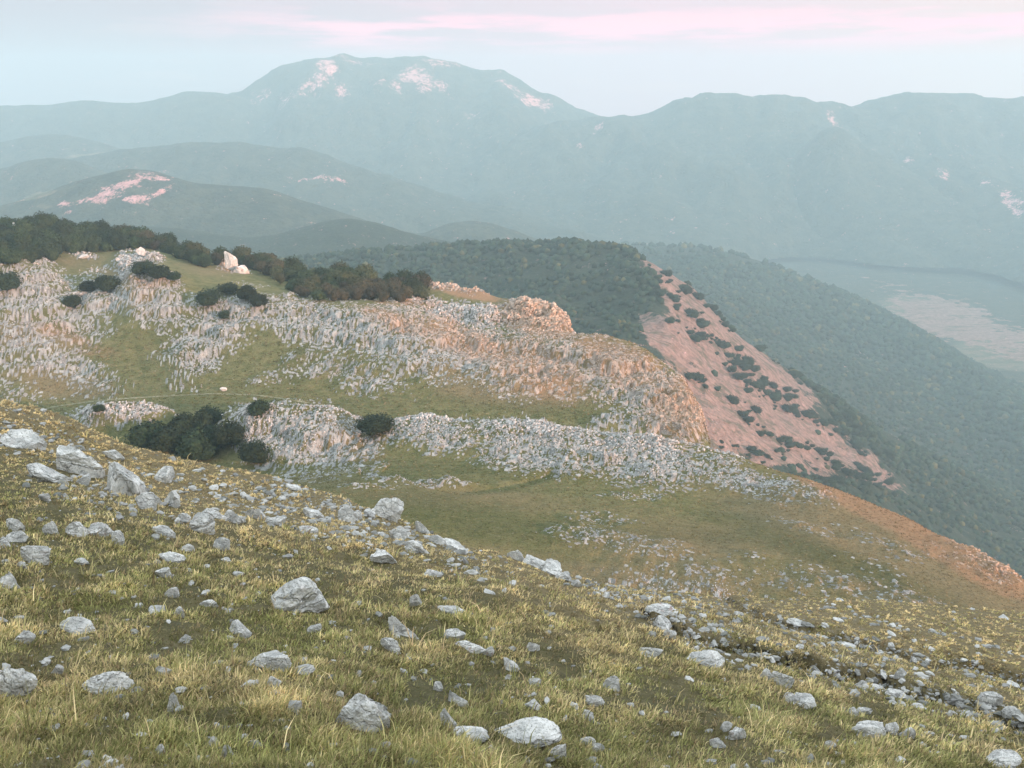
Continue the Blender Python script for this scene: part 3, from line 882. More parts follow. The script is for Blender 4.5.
_rk = [(680, 636, 60, 7, 27, .8), (780, 662, 70, 5, 17, .8), (880, 690, 60, 6, 16, .9), (980, 712, 60, 9, 18, 1), (700, 606, 70, 8, 14, .7), (790, 628, 60, 6, 22, .8), (890, 652, 70, 6, 13, .8), (990, 674, 60, 6, 12, .7), (870, 620, 90, 5, 14, .5), (960, 640, 60, 5, 14, .4), (830, 650, 160, 24, 16, .22), (640, 600, 90, 14, 24, .9), (330, 515, 100, 22, 14, .9), (240, 500, 60, 18, 20, .4), (440, 545, 60, 20, 22, .5), (40, 440, 60, 20, 20, .6), (120, 490, 80, 25, 10, .35)]


def d_small(U, V_):
    return .035 + .95 * float(blobs(np.array([U * 1.0]), np.array([V_ * 1.0]), _rk)[0])


s_ = fg_scatter(4300, 21, d_small)
r = np.random.default_rng(5)
sd_ = np.hypot(s_[:, 0], s_[:, 1])
sz = (.010 + .050 * r.random(len(s_)) ** 3.5) * np.clip(sd_ / 11, .6, 2.0)
br = r.uniform(.22, .58, len(s_))[:, None]
tint = br * np.array([1, .99, .95])
stones('small_stones', s_[:, :3] + np.c_[0 * sz, 0 * sz, sz * .2], None, sz, tint, r.uniform(0, 6.28, len(s_)), base=(ico1, ico1f), jag=.3, seed=22, flatz=.6)

# ------------------------------------------------------------------ single rocks of the foreground
def rock_mesh(name, seed, sub=5, cuts=9, sx=1, sy=.8, sz=.6, style='block', mat=None):
    r = np.random.default_rng(seed)
    v_, f_ = ico(sub)
    v = v_.copy()
    if style == 'block':
        v = np.sign(v) * np.abs(v) ** .55
        v /= np.abs(v).max()
    elif style == 'peaks':
        v[:, 2] += .5 * np.maximum(0, ridged(v * [1.3, 1.3, .2] + seed, 2)) * (v[:, 2] > 0)
    for _ in range(cuts):
        d = r.normal(size=3)
        d /= np.linalg.norm(d)
        h = r.uniform(.42, .85)
        s = v @ d
        v = v - np.maximum(s - h, 0)[:, None] * d * .93
    nd = v / (np.linalg.norm(v, axis=1)[:, None] + 1e-9)
    v = v + nd * (.15 * fbm(v * 1.5 + seed, 5) + .05 * ridged(v * [3, 3, 5] + seed, 3) - .05)[:, None]
    if style == 'spike':
        k = np.clip(v[:, 2:3] * .9 - v[:, 0:1] * .5, 0, 1.2)
        v = v + np.array([-.25, 0, 1.0]) * k ** 2 * 1.3 - v * [0, .4, 0] * k
    # narrow fissures
    fs = np.abs(perlin(v * [1.6, 1.6, 2.6] + seed * 3.1))
    v = v - nd * (.10 * np.exp(-(fs / .035) ** 2))[:, None]
    if style == 'groove':
        g = v[:, 2] - .15 - .45 * v[:, 0] * .5 + .1 * fbm(v * 2 + seed, 2)
        v = v - nd * (.26 * np.exp(-(g / .07) ** 2) * (v[:, 1] < .3))[:, None]
    v = v * [sx, sy, sz]
    # normalise width to 1
    w = v[:, 0].max() - v[:, 0].min()
    v /= w
    me = make_mesh(name, v, f_, False)
    return me


def finish_rock(o, u_, v_, w_, tilt=0, sink=.40, yaw=None, flat=1.0, h_=None):
    me = o.data
    co = np.empty(len(me.vertices) * 3, np.float32)
    me.vertices.foreach_get('co', co)
    co = co.reshape(-1, 3)
    zmin, zmax = co[:, 2].min(), co[:, 2].max()
    vb = v_ + (h_ * .30 if h_ else 0)
    h, n = cast(bv_fg, u_, vb)
    if h is None:
        for k in range(1, 40):
            h, n = cast(bv_fg, u_, vb + k)
            if h is not None:
                break
    dep_ = h.y * CP - h.z * SP
    s = w_ * dep_ / FPX
    hz = s * flat
    if h_:
        vis = max(h_ - .14 * w_, .55 * h_)
        hz = (vis * dep_ / FPX) / ((zmax - zmin) * .9) / (1 - sink)
        hz = min(hz, s * 2.0)
    o.scale = (s, s * .9, hz)
    o.rotation_euler = (random.uniform(-.1, .1), math.radians(tilt), yaw if yaw is not None else random.uniform(-.3, .3))
    o.location = (h.x, h.y + s * .2, h.z + hz * (-zmin) - hz * (zmax - zmin) * sink)
    return h, s


ROCKS = []   # x, y, radius
protos = {}


def hero(u_, v_, w_, h_, label, style='round', tilt=0, seed=None, pink=False, name='limestone_rock', group=None, cut=9, sub=5):
    seed = seed if seed is not None else int(u_ * 7 + v_)
    cut = 7 if w_ > 30 else 12
    me = rock_mesh('rock', seed, sub=sub, cuts=cut, style=style, sx=1, sy=.68, sz=.62 if h_ / w_ > .5 else .5)
    o = link(name, me, M_rock_pink if pink else M_rock)
    o['label'] = label
    o['category'] = 'rock'
    o['group'] = group or 'limestone rocks lying on the grassy foreground slope'
    h, s = finish_rock(o, u_, v_, w_, tilt, h_=h_)
    ROCKS.append((h.x, h.y + s * .2, s * .5))
    return o


HERO = [
    (118, 484, 44, 32, 'large blocky cracked boulder at the right end of the pale outcrop upper left', 'block', 2),
    (74, 464, 58, 30, 'broad jagged boulder with peaked top in the pale outcrop upper left', 'peaks', 8),
    (47, 477, 46, 15, 'long low slab tilting down to the right just below the jagged outcrop boulder', 'round', 28),
    (20, 441, 46, 20, 'craggy grey rock by the left edge near the top of the grassy slope', 'peaks', 15),
    (112, 456, 24, 10, 'low flat stone in straw grass just above the pale outcrop', 'round', 0),
    (84, 481, 16, 12, 'small stone wedged under the jagged outcrop boulder', 'round', 10),
    (166, 476, 20, 20, 'upright rounded rock right of the outcrop, the upper of two', 'round', 0),
    (172, 500, 20, 22, 'pale boulder below its twin right of the outcrop, the lower of two', 'block', 0),
    (148, 504, 26, 17, 'rounded pale rock between the blocky boulder and the two stacked ones', 'round', 20),
    (200, 526, 28, 19, 'pale rock split by a dark horizontal crack', 'groove', -4),
    (210, 515, 26, 12, 'low grey stone touching the rock with the dark crack from behind', 'round', 10),
    (229, 518, 18, 12, 'small blunt stone just right of the rock with the dark crack', 'round', 15),
    (183, 518, 14, 8, 'small flat stone just left of the rock with the dark crack', 'round', 0),
    (77, 532, 24, 16, 'left stone of the row of three pale stones below the outcrop', 'round', 0),
    (98, 532, 28, 15, 'middle stone of the row of three, faintly pink with a raised right end', 'round', -14),
    (117, 540, 16, 13, 'right and smallest stone of the row of three below the outcrop', 'round', 30),
    (48, 530, 14, 14, 'small blocky stone left of the row of three', 'block', 0),
    (14, 527, 20, 14, 'upper grey stone of the cluster at the left edge', 'round', 10),
    (16, 538, 24, 12, 'wide grey stone of the left edge cluster, in its middle', 'round', 0),
    (2, 545, 20, 11, 'lowest grey stone of the cluster cut by the left edge', 'round', 0),
    (34, 556, 31, 19, 'pale pointed rock alone in green grass below the left edge cluster', 'round', 6),
    (22, 566, 9, 8, 'tiny round stone touching the pale pointed rock', 'round', 0),
    (8, 581, 26, 26, 'rounded grey boulder cut by the left edge halfway down the slope', 'round', 10),
    (44, 498, 11, 10, 'small round white stone alone in dark grass at the left', 'round', 0),
    (162, 532, 26, 10, 'low tapering stone below the two stacked rocks', 'round', 12),
    (168, 558, 30, 11, 'long low grey stone nearly sunk in the grass', 'round', 6),
    (164, 574, 17, 11, 'small leaning grey stone below the long low sunken one', 'round', -24),
    (220, 546, 18, 14, 'blunt pale stone alone below the rock with the dark crack', 'block', 8),
    (186, 549, 16, 8, 'flat stone with a dark gap left of the blunt pale stone', 'round', 0),
    (301, 602, 56, 36, 'big oval boulder with a long groove alone in the middle of the grass', 'groove', -8),
    (240, 632, 22, 16, 'small peaked stone lower left of the big oval boulder', 'peaks', 0),
    (315, 629, 14, 10, 'small stone just below the big oval boulder', 'round', 14),
    (76, 629, 38, 15, 'long flat pale stone tilting to the right in shaded grass at left', 'round', 16),
    (22, 639, 21, 13, 'small pale stone left of the long flat one', 'round', 8),
    (10, 686, 44, 36, 'large boulder cut by the left edge low down', 'round', 26),
    (106, 686, 48, 22, 'wide lumpy pale rock in the lower left grass', 'round', 0),
    (57, 671, 14, 11, 'small dull stone above the wide lumpy rock', 'round', 0),
    (162, 672, 20, 11, 'dome shaped dull stone upper right of the wide lumpy rock', 'round', 0),
    (172, 705, 15, 20, 'narrow upright split stone right of the wide lumpy rock', 'spike', 14),
    (270, 664, 42, 17, 'pale slab with its right end raised, lower left of centre', 'block', -14),
    (273, 683, 17, 14, 'small spotted stone tucked under the raised slab', 'block', 0),
    (302, 671, 24, 9, 'thin dark edged stone right of the raised slab', 'round', -12),
    (294, 708, 17, 14, 'round grey stone alone below the raised slab', 'round', 20),
    (171, 594, 15, 11, 'dull half buried stone above the small round one at left', 'round', -10),
    (178, 613, 13, 11, 'small round grey stone in the grass at left', 'round', 0),
    (209, 605, 19, 9, 'low pale stone left of the big oval boulder', 'round', 8),
    (185, 640, 13, 11, 'dim rounded stone left of the small peaked one', 'round', 0),
    (213, 742, 11, 14, 'slim upright stone near the bottom, left of its larger neighbour', 'round', 0),
    (226, 752, 15, 17, 'leaning pale stone close to the bottom edge at left', 'spike', 20),
    (160, 753, 15, 13, 'greyish stone close to the bottom edge, left of the leaning one', 'round', 0),
    (360, 716, 56, 36, 'big angular boulder with a dark hollow underneath, bottom left of centre', 'peaks', 8),
    (438, 686, 11, 16, 'narrow upright white stone in a dark hollow', 'block', 0),
    (457, 701, 22, 14, 'peaked stone at the right rim of the dark hollow', 'peaks', 0),
    (449, 722, 19, 19, 'triangular grey stone below the dark hollow', 'spike', 0),
    (467, 736, 38, 13, 'low curved slab left of the longest slab at the bottom', 'round', 4),
    (526, 737, 70, 18, 'longest flat slab near the bottom of the picture', 'round', 2),
    (556, 752, 22, 20, 'wedge shaped stone under the right end of the longest slab', 'spike', 20),
    (510, 667, 18, 12, 'bright white stone over a dark gap', 'block', 0),
    (509, 678, 9, 9, 'tiny pinkish stone under the bright white one', 'round', 0),
    (534, 684, 14, 7, 'flat pale chip right of the dark gap', 'round', 0),
    (535, 707, 22, 9, 'low grey stone above the longest slab', 'round', 22),
    (387, 512, 30, 25, 'tall leaning boulder with dark holes on the skyline of the slope', 'round', 42),
    (370, 514, 13, 12, 'pale block just left of the boulder with dark holes', 'block', 0),
    (358, 515, 10, 14, 'thin upright stone second left of the boulder with dark holes', 'round', 20),
    (345, 517, 20, 14, 'jagged stone third left of the boulder with dark holes', 'peaks', 20),
    (381, 559, 28, 14, 'flat pale rock with a pointed right end below the skyline boulders', 'round', 10),
    (400, 536, 22, 14, 'greyish rounded rock below the boulder with dark holes', 'round', 20),
    (415, 549, 30, 13, 'long rock sloping right above the flat pale one', 'round', 32),
    (422, 529, 16, 12, 'small peaked rock on the skyline right of the boulder with dark holes', 'spike', 0),
    (437, 541, 20, 9, 'skyline rock right of the small peaked one', 'round', 20),
    (456, 548, 28, 9, 'long greenish grey skyline rock', 'round', 22),
    (415, 602, 15, 14, 'squarish pale stone alone right of the big oval boulder', 'block', 0),
    (431, 575, 20, 8, 'low white stone above the squarish pale stone', 'round', 4),
    (450, 611, 28, 9, 'long low white stone right of the squarish pale stone', 'round', -4),
    (404, 630, 32, 22, 'rock with a tall sharp spike at its left end', 'spike', 0),
    (391, 649, 26, 13, 'grey slab sloping right below the spiked rock', 'round', 30),
    (456, 636, 22, 11, 'rounded pale stone right of the spiked rock', 'round', 6),
    (472, 648, 38, 15, 'pinkish wedge of rock pointing up to the right', 'spike', -20),
    (488, 653, 13, 11, 'small pale stone against the tip of the pinkish wedge', 'round', 0),
    (535, 647, 13, 13, 'small grey lump right of the pinkish wedge', 'round', 0),
    (517, 552, 18, 14, 'round white boulder at the left end of the skyline rock rib', 'round', 0),
    (536, 561, 30, 10, 'second rock of the skyline rib, sloping right', 'round', 22),
    (551, 570, 26, 13, 'third and bulkiest sloping rock of the skyline rib', 'peaks', 26),
    (565, 578, 18, 9, 'fourth rock of the skyline rib', 'round', 24),
    (575, 584, 12, 8, 'last small rock at the right end of the skyline rib', 'round', 20),
    (663, 625, 22, 15, 'pale greenish boulder where the dark ledge begins', 'round', 0),
    (661, 611, 28, 9, 'pinkish flat rock above the pale greenish boulder', 'round', 0),
    (703, 661, 44, 17, 'long grey slab in grass right of centre', 'round', 10),
    (652, 654, 24, 12, 'grey stone left of the long grey slab', 'round', 14),
    (613, 685, 18, 15, 'dull grey stone in grass below and left of the grey slab', 'round', 10),
    (594, 702, 21, 12, 'smooth bright white stone', 'round', 4),
    (588, 718, 15, 11, 'dull stone just below the smooth bright white one', 'round', 20),
    (588, 742, 16, 10, 'left of a pair of small pale stones near the bottom centre', 'round', 10),
    (598, 749, 14, 10, 'right of a pair of small pale stones near the bottom centre', 'block', 0),
    (670, 636, 14, 9, 'small stone under the pale greenish boulder', 'round', 10),
    (785, 684, 24, 15, 'upper grey rock of the cluster of three right of centre', 'round', 26),
    (806, 703, 24, 15, 'lower right rock of the cluster of three right of centre', 'round', 22),
    (791, 700, 18, 11, 'pinkish left rock of the cluster of three right of centre', 'round', 10),
    (766, 675, 13, 16, 'narrow pale stone left of the cluster of three', 'round', 0),
    (726, 728, 12, 12, 'upright pale stone topping a heap in a dark patch', 'block', 0),
    (738, 735, 20, 12, 'pinkish grey stone in the heap by the dark patch', 'round', -20),
    (718, 744, 16, 9, 'low tan stone at the foot of the heap by the dark patch', 'round', 0),
    (830, 745, 13, 13, 'small leaning white stone near the bottom right', 'round', 30),
    (874, 733, 34, 15, 'widest pale rock of the bottom right row of three', 'round', 4),
    (893, 730, 16, 11, 'middle stone of the bottom right row of three', 'round', 0),
    (908, 735, 16, 13, 'right stone of the bottom right row of three', 'round', 34),
    (853, 713, 11, 8, 'small white stone above the bottom right row', 'round', 0),
    (867, 712, 16, 7, 'flat dull stone above the bottom right row', 'round', 0),
    (993, 703, 24, 16, 'pale boulder on the lip of the dark ledge at right', 'round', 10),
    (1014, 713, 22, 11, 'flat stone beside the pale boulder at the right end of the ledge', 'round', 10),
    (1004, 762, 36, 14, 'wide greenish rock cut by the bottom edge at far right', 'round', 0),
    (900, 674, 14, 11, 'greenish white stone above the middle of the dark ledge', 'round', 0),
    (898, 695, 22, 8, 'flat stone below the dark ledge in the right half', 'round', 18),
    (800, 624, 22, 7, 'flat greyish slab on the slope at upper right of the foreground', 'round', 0),
    (862, 686, 14, 8, 'small pale stone sitting on the dark ledge', 'round', -10),
    (240, 520, 12, 8, 'small stone in straw grass above the long run of pebbles', 'round', 10),
    (255, 515, 20, 12, 'dull pinkish stone in straw grass right of the cracked rock', 'round', 0),
    (290, 487, 18, 7, 'low stone where the straw grass meets the valley', 'round', 10),
    (312, 515, 24, 9, 'jagged low stone on the upper slope left of the skyline group', 'peaks', 20),
    (275, 522, 20, 9, 'dark shadowed flat stone on the upper slope', 'round', 0),
    (307, 531, 20, 8, 'pinkish low stone on the upper slope', 'round', 6),
]
for q in HERO:
    u_, v_, w_, h_, lb, st, tl = q
    hero(u_, v_, w_, h_, lb, st, tl, pink=('pink' in lb), sub=5 if w_ > 22 else 4)

small = [rock_mesh('small_rock', 400 + k, sub=4, cuts=7, style=['round', 'block', 'round', 'peaks'][k % 4], sy=.8, sz=.55) for k in range(9)]
for m_ in small:
    m_.materials.append(M_rock)
n_small = 0
tries = 0
_dn = [(820, 640, 230, 24, 16, 1), (950, 690, 120, 24, 20, .8), (620, 595, 80, 18, 22, .9), (330, 520, 110, 26, 14, .9), (240, 510, 60, 22, 20, .7), (450, 560, 70, 26, 22, .6), (40, 450, 60, 26, 20, .5)]
occ = [(q[0], q[1], q[2]) for q in HERO]
while n_small < 170 and tries < 20000:
    tries += 1
    U, V_ = random.uniform(-60, 1085), random.uniform(400, 790)
    p = .14 + .9 * float(blobs(np.array([U]), np.array([V_]), _dn)[0])
    if random.random() > p:
        continue
    w_ = random.uniform(5, 11) if random.random() < .88 else random.uniform(13, 19)
    if any(abs(U - a) < (c + w_) * .55 and abs(V_ - b) < (c + w_) * .4 for a, b, c in occ):
        continue
    h, n = cast(bv_fg, U, V_)
    if h is None or h.length > 45:
        continue
    occ.append((U, V_, w_))
    o = link('small_limestone_rock', small[n_small % 9], M_rock, label='small pale limestone rock half sunk among the larger rocks of the foreground slope', category='rock', group='small rocks scattered over the foreground slope')
    s = w_ * h.length / FPX
    o.scale = (s, s * random.uniform(.6, 1.0), s * random.uniform(.5, 1.0))
    o.rotation_euler = (random.uniform(-.25, .25), random.uniform(-.25, .35), random.uniform(0, 6.28))
    o.location = (h.x, h.y, h.z + s * .03)
    ROCKS.append((h.x, h.y, s * .42))
    n_small += 1
RK = np.array(ROCKS)

# ------------------------------------------------------------------ grass of the foreground (one mass)
def build_grass(n_tuft, n_world, seed):
    r = np.random.default_rng(seed)
    rows = []
    wilt = 0
    uu = r.uniform(-230, 1250, n_tuft)
    vv = r.uniform(392, 850, n_tuft)
    dirs = pt(uu, vv, 1.0)
    o0 = Vector((0, 0, 0))
    for k in range(n_tuft):
        hit = bv_fg.ray_cast(o0, Vector(dirs[k]).normalized(), 50)
        if hit[0] is not None:
            rows.append((*hit[0], uu[k], vv[k]))
    A = np.array(rows)
    # a second sowing by ground area, so hollows the lens cannot see are grown over too
    rr2 = np.hypot(fgP[..., 0], fgP[..., 1])
    wt2 = (rr2 > 1.2) * (rr2 < 52) * (fgP[..., 1] > -1) / np.maximum(rr2, 3.5) ** 1.7
    q, _n, _i, _j = scatter_grid(fgP, wt2, n_world, seed + 1)
    qu, qv, _d = proj(q)
    A = np.concatenate([A, np.c_[q, qu, qv]])
    # keep stones free
    keep = np.ones(len(A), bool)
    for x, y, rad in RK:
        keep &= (A[:, 0] - x) ** 2 + ((A[:, 1] - y) * .9) ** 2 > (rad * .8) ** 2
    A = A[keep]
    pn = fbm(np.c_[A[:, :2] * .9, 0 * A[:, 0]], 3)
    # bare gaps between tussocks
    gap = fbm(np.c_[A[:, :2] * 1.9, 0 * A[:, 0] + 5], 3)
    ledge = blobs(A[:, 3], A[:, 4], [(820, 664, 180, 5, 14, 1), (940, 697, 110, 5, 16, 1), (425, 695, 26, 20, 0, 1), (660, 698, 34, 16, 0, .9), (740, 752, 50, 14, 0, .7), (275, 560, 10, 5, 0, .6), (570, 672, 22, 8, 0, .9)])
    for (a_, b_, u0_, u1_, hg_) in LEDGES:
        k_ = pchip(a_, b_, np.clip(A[:, 3], a_[0], a_[-1])) + 10 * perlin(np.stack([A[:, 3] * .02, 0 * A[:, 3], 0 * A[:, 3] + hg_ * 50], -1))
        ledge = np.maximum(ledge, np.exp(-((A[:, 4] - k_ - 1) / 4.5) ** 2) * (A[:, 3] > u0_) * np.clip(.6 + 1.6 * perlin(A[:, :3] * [.7, .7, 0]), 0, 1))
    keep = (r.random(len(A)) > ledge * .93) & (r.random(len(A)) > .62 * (gap < -.24))
    A, pn, gap = A[keep], pn[keep], gap[keep]
    n = len(A)
    dist = np.linalg.norm(A[:, :3], axis=1)
    silh = pchip([-300, 0, 100, 200, 300, 400, 500, 600, 700, 1024, 1400], [300, 402, 436, 470, 493, 518, 556, 590, 600, 648, 720], A[:, 3])
    dry = np.clip(1.1 - (A[:, 4] - silh) / 95, 0, 1) * np.clip(1.15 - A[:, 3] / 900, .6, 1) * .75 + .34 + .75 * pn
    nb = 9
    tuft_v = (1 + (r.uniform(.7, 1.25, n) - 1) * np.clip(14 / dist, .35, 1))
    tid = np.repeat(np.arange(n), nb)
    m = len(tid)
    D = dist[tid]
    spread = .012 + .035 * r.random(m)
    ang = r.uniform(0, 6.283, m)
    root = A[tid, :3] + np.c_[np.cos(ang) * spread, np.sin(ang) * spread, np.full(m, -.012)]
    big_ = fbm(np.c_[A[:, :2] * .55, 0 * A[:, 0] + 9], 2)
    tall = r.random(n) < .03
    hgt = .40 * (.045 + .085 * r.random(n) ** 1.5 + .05 * np.clip(gap, -.3, .6) + .05 * np.clip(big_, -.4, .6))[tid] * r.uniform(.6, 1.3, m)
    hgt = np.where(tall[tid] & (r.random(m) < .35), hgt * 2.4 + .05, hgt)
    hgt = hgt * np.clip(D / 24, 1, 1.35)
    lean = r.uniform(.15, .95, m) * hgt
    la = ang + r.normal(0, .6, m)
    lx, ly = np.cos(la) * lean + .2 * hgt, np.sin(la) * lean - .12 * hgt
    wid = np.maximum(.0015, .00050 * D) * np.clip(D / 24, 1, 1.35) * r.uniform(.7, 1.4, m)
    pa = r.uniform(0, 3.1416, m)
    wx, wy = np.cos(pa) * wid, np.sin(pa) * wid
    V = np.empty((m, 5, 3))
    V[:, 0] = root + np.c_[-wx, -wy, 0 * wx]
    V[:, 1] = root + np.c_[wx, wy, 0 * wx]
    mid = root + np.c_[lx * .35, ly * .35, hgt * .62]
    V[:, 2] = mid + np.c_[wx * .8, wy * .8, 0 * wx]
    V[:, 3] = mid - np.c_[wx * .8, wy * .8, 0 * wx]
    V[:, 4] = root + np.c_[lx, ly, hgt * .95]
    base = np.arange(m)[:, None] * 5
    F = np.concatenate([base + [0, 1, 2], base + [0, 2, 3], base + [3, 2, 4]], 0)
    green = np.array([.182, .185, .075])
    olive = np.array([.29, .262, .125])
    straw = np.array([.46, .37, .215])
    rust = np.array([.25, .17, .11])
    dk = dry[tid] + r.normal(0, .33, m)
    t1 = np.clip(dk * 2, 0, 1)[:, None]
    t2 = np.clip(dk * 1.6 - .55, 0, 1)[:, None]
    col = green * (1 - t1) + olive * t1
    col = col * (1 - t2) + straw * t2
    ru = (r.random(n)[tid] < .12)[:, None] * .6
    col = col * (1 - ru) + rust * ru
    col *= 1.62 * r.uniform(.6, 1.35, (m, 1)) * (tuft_v * np.clip(1.05 + 1.2 * gap, .55, 1.4))[tid][:, None]
    cc = np.repeat(np.c_[col, np.ones(m)][:, None, :], 5, 1)
    me = make_mesh('grass', V.reshape(-1, 3), F, True, cc.reshape(-1, 4), 'tint')
    return link('grass', me, M_grass, kind='stuff')


build_grass(96000, 46000, 31)

# ------------------------------------------------------------------ trees
def crown_mesh(seed, n_leaf=700, lobes=7, flat=.75, leaf=.17, spread=.5):
    r = np.random.default_rng(seed)
    cv, cf = ico(2)
    Vs, Fs, off = [], [], 0
    cen, rad = [], []
    for k in range(lobes):
        a = r.uniform(0, 6.28)
        d = r.uniform(.15, spread) if k else 0
        cen.append([math.cos(a) * d, math.sin(a) * d, .55 + r.uniform(-.12, .28) * flat])
        rad.append(r.uniform(.32, .52) if k else .52)
    for c, q in zip(cen, rad):
        v = cv * (q * .76) * [1, 1, flat] * (1 + .16 * perlin(cv * 2 + seed + q * 9)[:, None] + r.uniform(-.05, .05, (len(cv), 1))) + c
        Vs.append(v)
        Fs.append(cf + off)
        off += len(v)
    per = n_leaf // lobes
    for c, q in zip(cen, rad):
        d = r.normal(size=(per, 3))
        d /= np.linalg.norm(d, axis=1)[:, None]
        d[:, 2] = np.where(d[:, 2] < -.3, -d[:, 2], d[:, 2])
        p = d * q * (r.uniform(.80, 1.12, (per, 1)) + .25 * r.random((per, 1)) ** 4) * [1, 1, flat] + c
        nn = d + r.normal(0, .55, (per, 3))
        nn /= np.linalg.norm(nn, axis=1)[:, None]
        t = np.cross(nn, r.normal(size=(per, 3)))
        t /= np.linalg.norm(t, axis=1)[:, None]
        b = np.cross(nn, t)
        s = leaf * r.uniform(.4, .9, (per, 1)) * .5
        tri = np.stack([p - t * s, p + t * s * .9 - b * s * .5, p + b * s * 1.2], 1)
        Vs.append(tri.reshape(-1, 3))
        Fs.append(np.arange(per * 3).reshape(-1, 3) + off)
        off += per * 3
    V = np.concatenate(Vs)
    V[:, 2] -= .12
    return make_mesh('crown', V, np.concatenate(Fs), False)


def trunk_mesh():
    bm = bmesh.new()
    rings = []
    for z, rd, x in ((-.15, .055, 0), (.12, .045, .01), (.35, .03, .03), (.6, .018, .02)):
        rings.append([bm.verts.new((x + rd * math.cos(a), rd * math.sin(a), z)) for a in [i * math.pi / 4 for i in range(8)]])
    for a, b in zip(rings, rings[1:]):
        for i in range(8):
            bm.faces.new((a[i], a[(i + 1) % 8], b[(i + 1) % 8], b[i]))
    bm.faces.new(rings[-1])
    for k in range(3):   # limbs
        a = k * 2.1
        p0, p1 = Vector((0.02, 0, .28)), Vector((math.cos(a) * .28, math.sin(a) * .28, .52))
        q = [bm.verts.new(p0 + Vector((0, 0, .02))), bm.verts.new(p0 + Vector((.02 * math.sin(a), -.02 * math.cos(a), -.02))), bm.verts.new(p0 - Vector((.02 * math.sin(a), -.02 * math.cos(a), .02))), bm.verts.new(p1)]
        bm.faces.new((q[0], q[1], q[3])); bm.faces.new((q[1], q[2], q[3])); bm.faces.new((q[2], q[0], q[3]))
    me = bpy.data.meshes.new('trunk')
    bm.to_mesh(me)
    bm.free()
    me.materials.append(M_bark)
    return me


TRUNK = trunk_mesh()


def variants(mat, seeds, **kw):
    out = []
    for s in seeds:
        m_ = crown_mesh(s, **kw)
        m_.materials.append(mat)
        out.append(m_)
    return out


CR = {'holm': variants(M_leaf_holm, (1, 2, 3, 4), n_leaf=2200, lobes=11, leaf=.17, flat=1.0),
      'dark': variants(M_leaf, (11, 12, 13, 14), n_leaf=1200, lobes=9, leaf=.19, flat=1.05),
      'olive': variants(M_leaf_olive, (21, 22, 23), n_leaf=1200, lobes=9, leaf=.19, flat=1.05),
      'brown': variants(M_leaf_brown, (31, 32), n_leaf=1200, lobes=9, leaf=.19, flat=1.0),
      'shrub': variants(M_leaf_holm, (41, 42, 43), n_leaf=500, lobes=6, leaf=.2, flat=1.0)}
_cnt = 0


def tree(pos, w, kind, label, group, name='tree', cat='tree', hs=1.0, parts=True):
    """w: crown width in metres"""
    global _cnt
    _cnt += 1
    root = bpy.data.objects.new(name, None)
    C.objects.link(root)
    root.location = pos
    root.rotation_euler = (0, 0, random.uniform(0, 6.28))
    root.scale = (w / 1.45, w / 1.45, w / 1.45 * hs)
    root['label'] = label
    root['category'] = cat
    root['group'] = group
    link('crown', CR[kind][_cnt % len(CR[kind])], None, root)
    link('trunk', TRUNK, None, root)
    return root


def tree_px(u_, v_, wpx, kind, label, group, bv=bv_pl, **kw):
    """v_ is the foot of the tree in the picture"""
    h, n = cast(bv, u_, v_)
    if h is None:
        return None
    dep_ = h.y * CP - h.z * SP
    return tree(h, wpx * dep_ / FPX, kind, label, group, **kw)


single = [
    (8, 291, 24, 1.0, 'dark round bush at the left edge on the grey karst block', 'bush'),
    (88, 291, 18, .75, 'left of two joined dark bushes on the karst top', 'bush'),
    (107, 292, 24, .85, 'right and larger of two joined dark bushes on the karst top', 'bush'),
    (71, 307, 18, .85, 'small dark bush alone on the pale rocks below the two joined bushes', 'bush'),
    (144, 274, 22, .75, 'left dark bush of the clump beside the striped rocks', 'bush'),
    (160, 278, 20, .8, 'middle dark bush of the clump beside the striped rocks', 'bush'),
    (175, 281, 14, .8, 'right dark bush of the clump beside the striped rocks', 'bush'),
    (207, 306, 25, .8, 'dark bush at the left end of the line above ridge two rocks', 'bush'),
    (229, 294, 20, .7, 'second dark bush of the line on the rocky crest', 'bush'),
    (246, 299, 22, .8, 'third dark bush of the line on the rocky crest', 'bush'),
    (258, 307, 18, .9, 'lowest dark bush of the line on the rocky crest', 'bush'),
    (224, 319, 12, .9, 'tiny dark bush among the pale rocks below the crest line', 'bush'),
    (99, 412, 11, .9, 'tiny bush on the green valley floor beside the track', 'bush'),
    (150, 445, 34, .9, 'dark tree at the left end of the thicket in the hollow', 'tree'),
    (172, 452, 36, .9, 'low dark tree in the left middle of the thicket in the hollow', 'tree'),
    (196, 458, 40, .9, 'front dark tree in the middle of the thicket in the hollow', 'tree'),
    (208, 428, 26, 1.0, 'rear dark tree standing highest in the thicket in the hollow', 'tree'),
    (186, 438, 34, .9, 'rear left dark tree of the thicket in the hollow', 'tree'),
    (232, 446, 30, 1.0, 'dark tree at the right end of the thicket in the hollow', 'tree'),
    (217, 448, 30, .95, 'dark tree just left of the right end of the hollow thicket', 'tree'),
    (254, 463, 28, 1.0, 'dark bush against the left foot of the rocky dome', 'bush'),
    (260, 414, 24, .7, 'dark bush peeping over the top of the rocky dome', 'bush'),
    (377, 434, 36, .62, 'oval dark bush on the rocky ridge right of the dome', 'bush'),
]
for (a, b, w_, hs, lb, nm) in single:
    tree_px(a, b, w_, 'holm', lb, 'dark evergreens on the karst' if nm == 'bush' else 'dark trees of the thicket in the hollow', name='evergreen_' + nm, cat=nm, hs=hs)

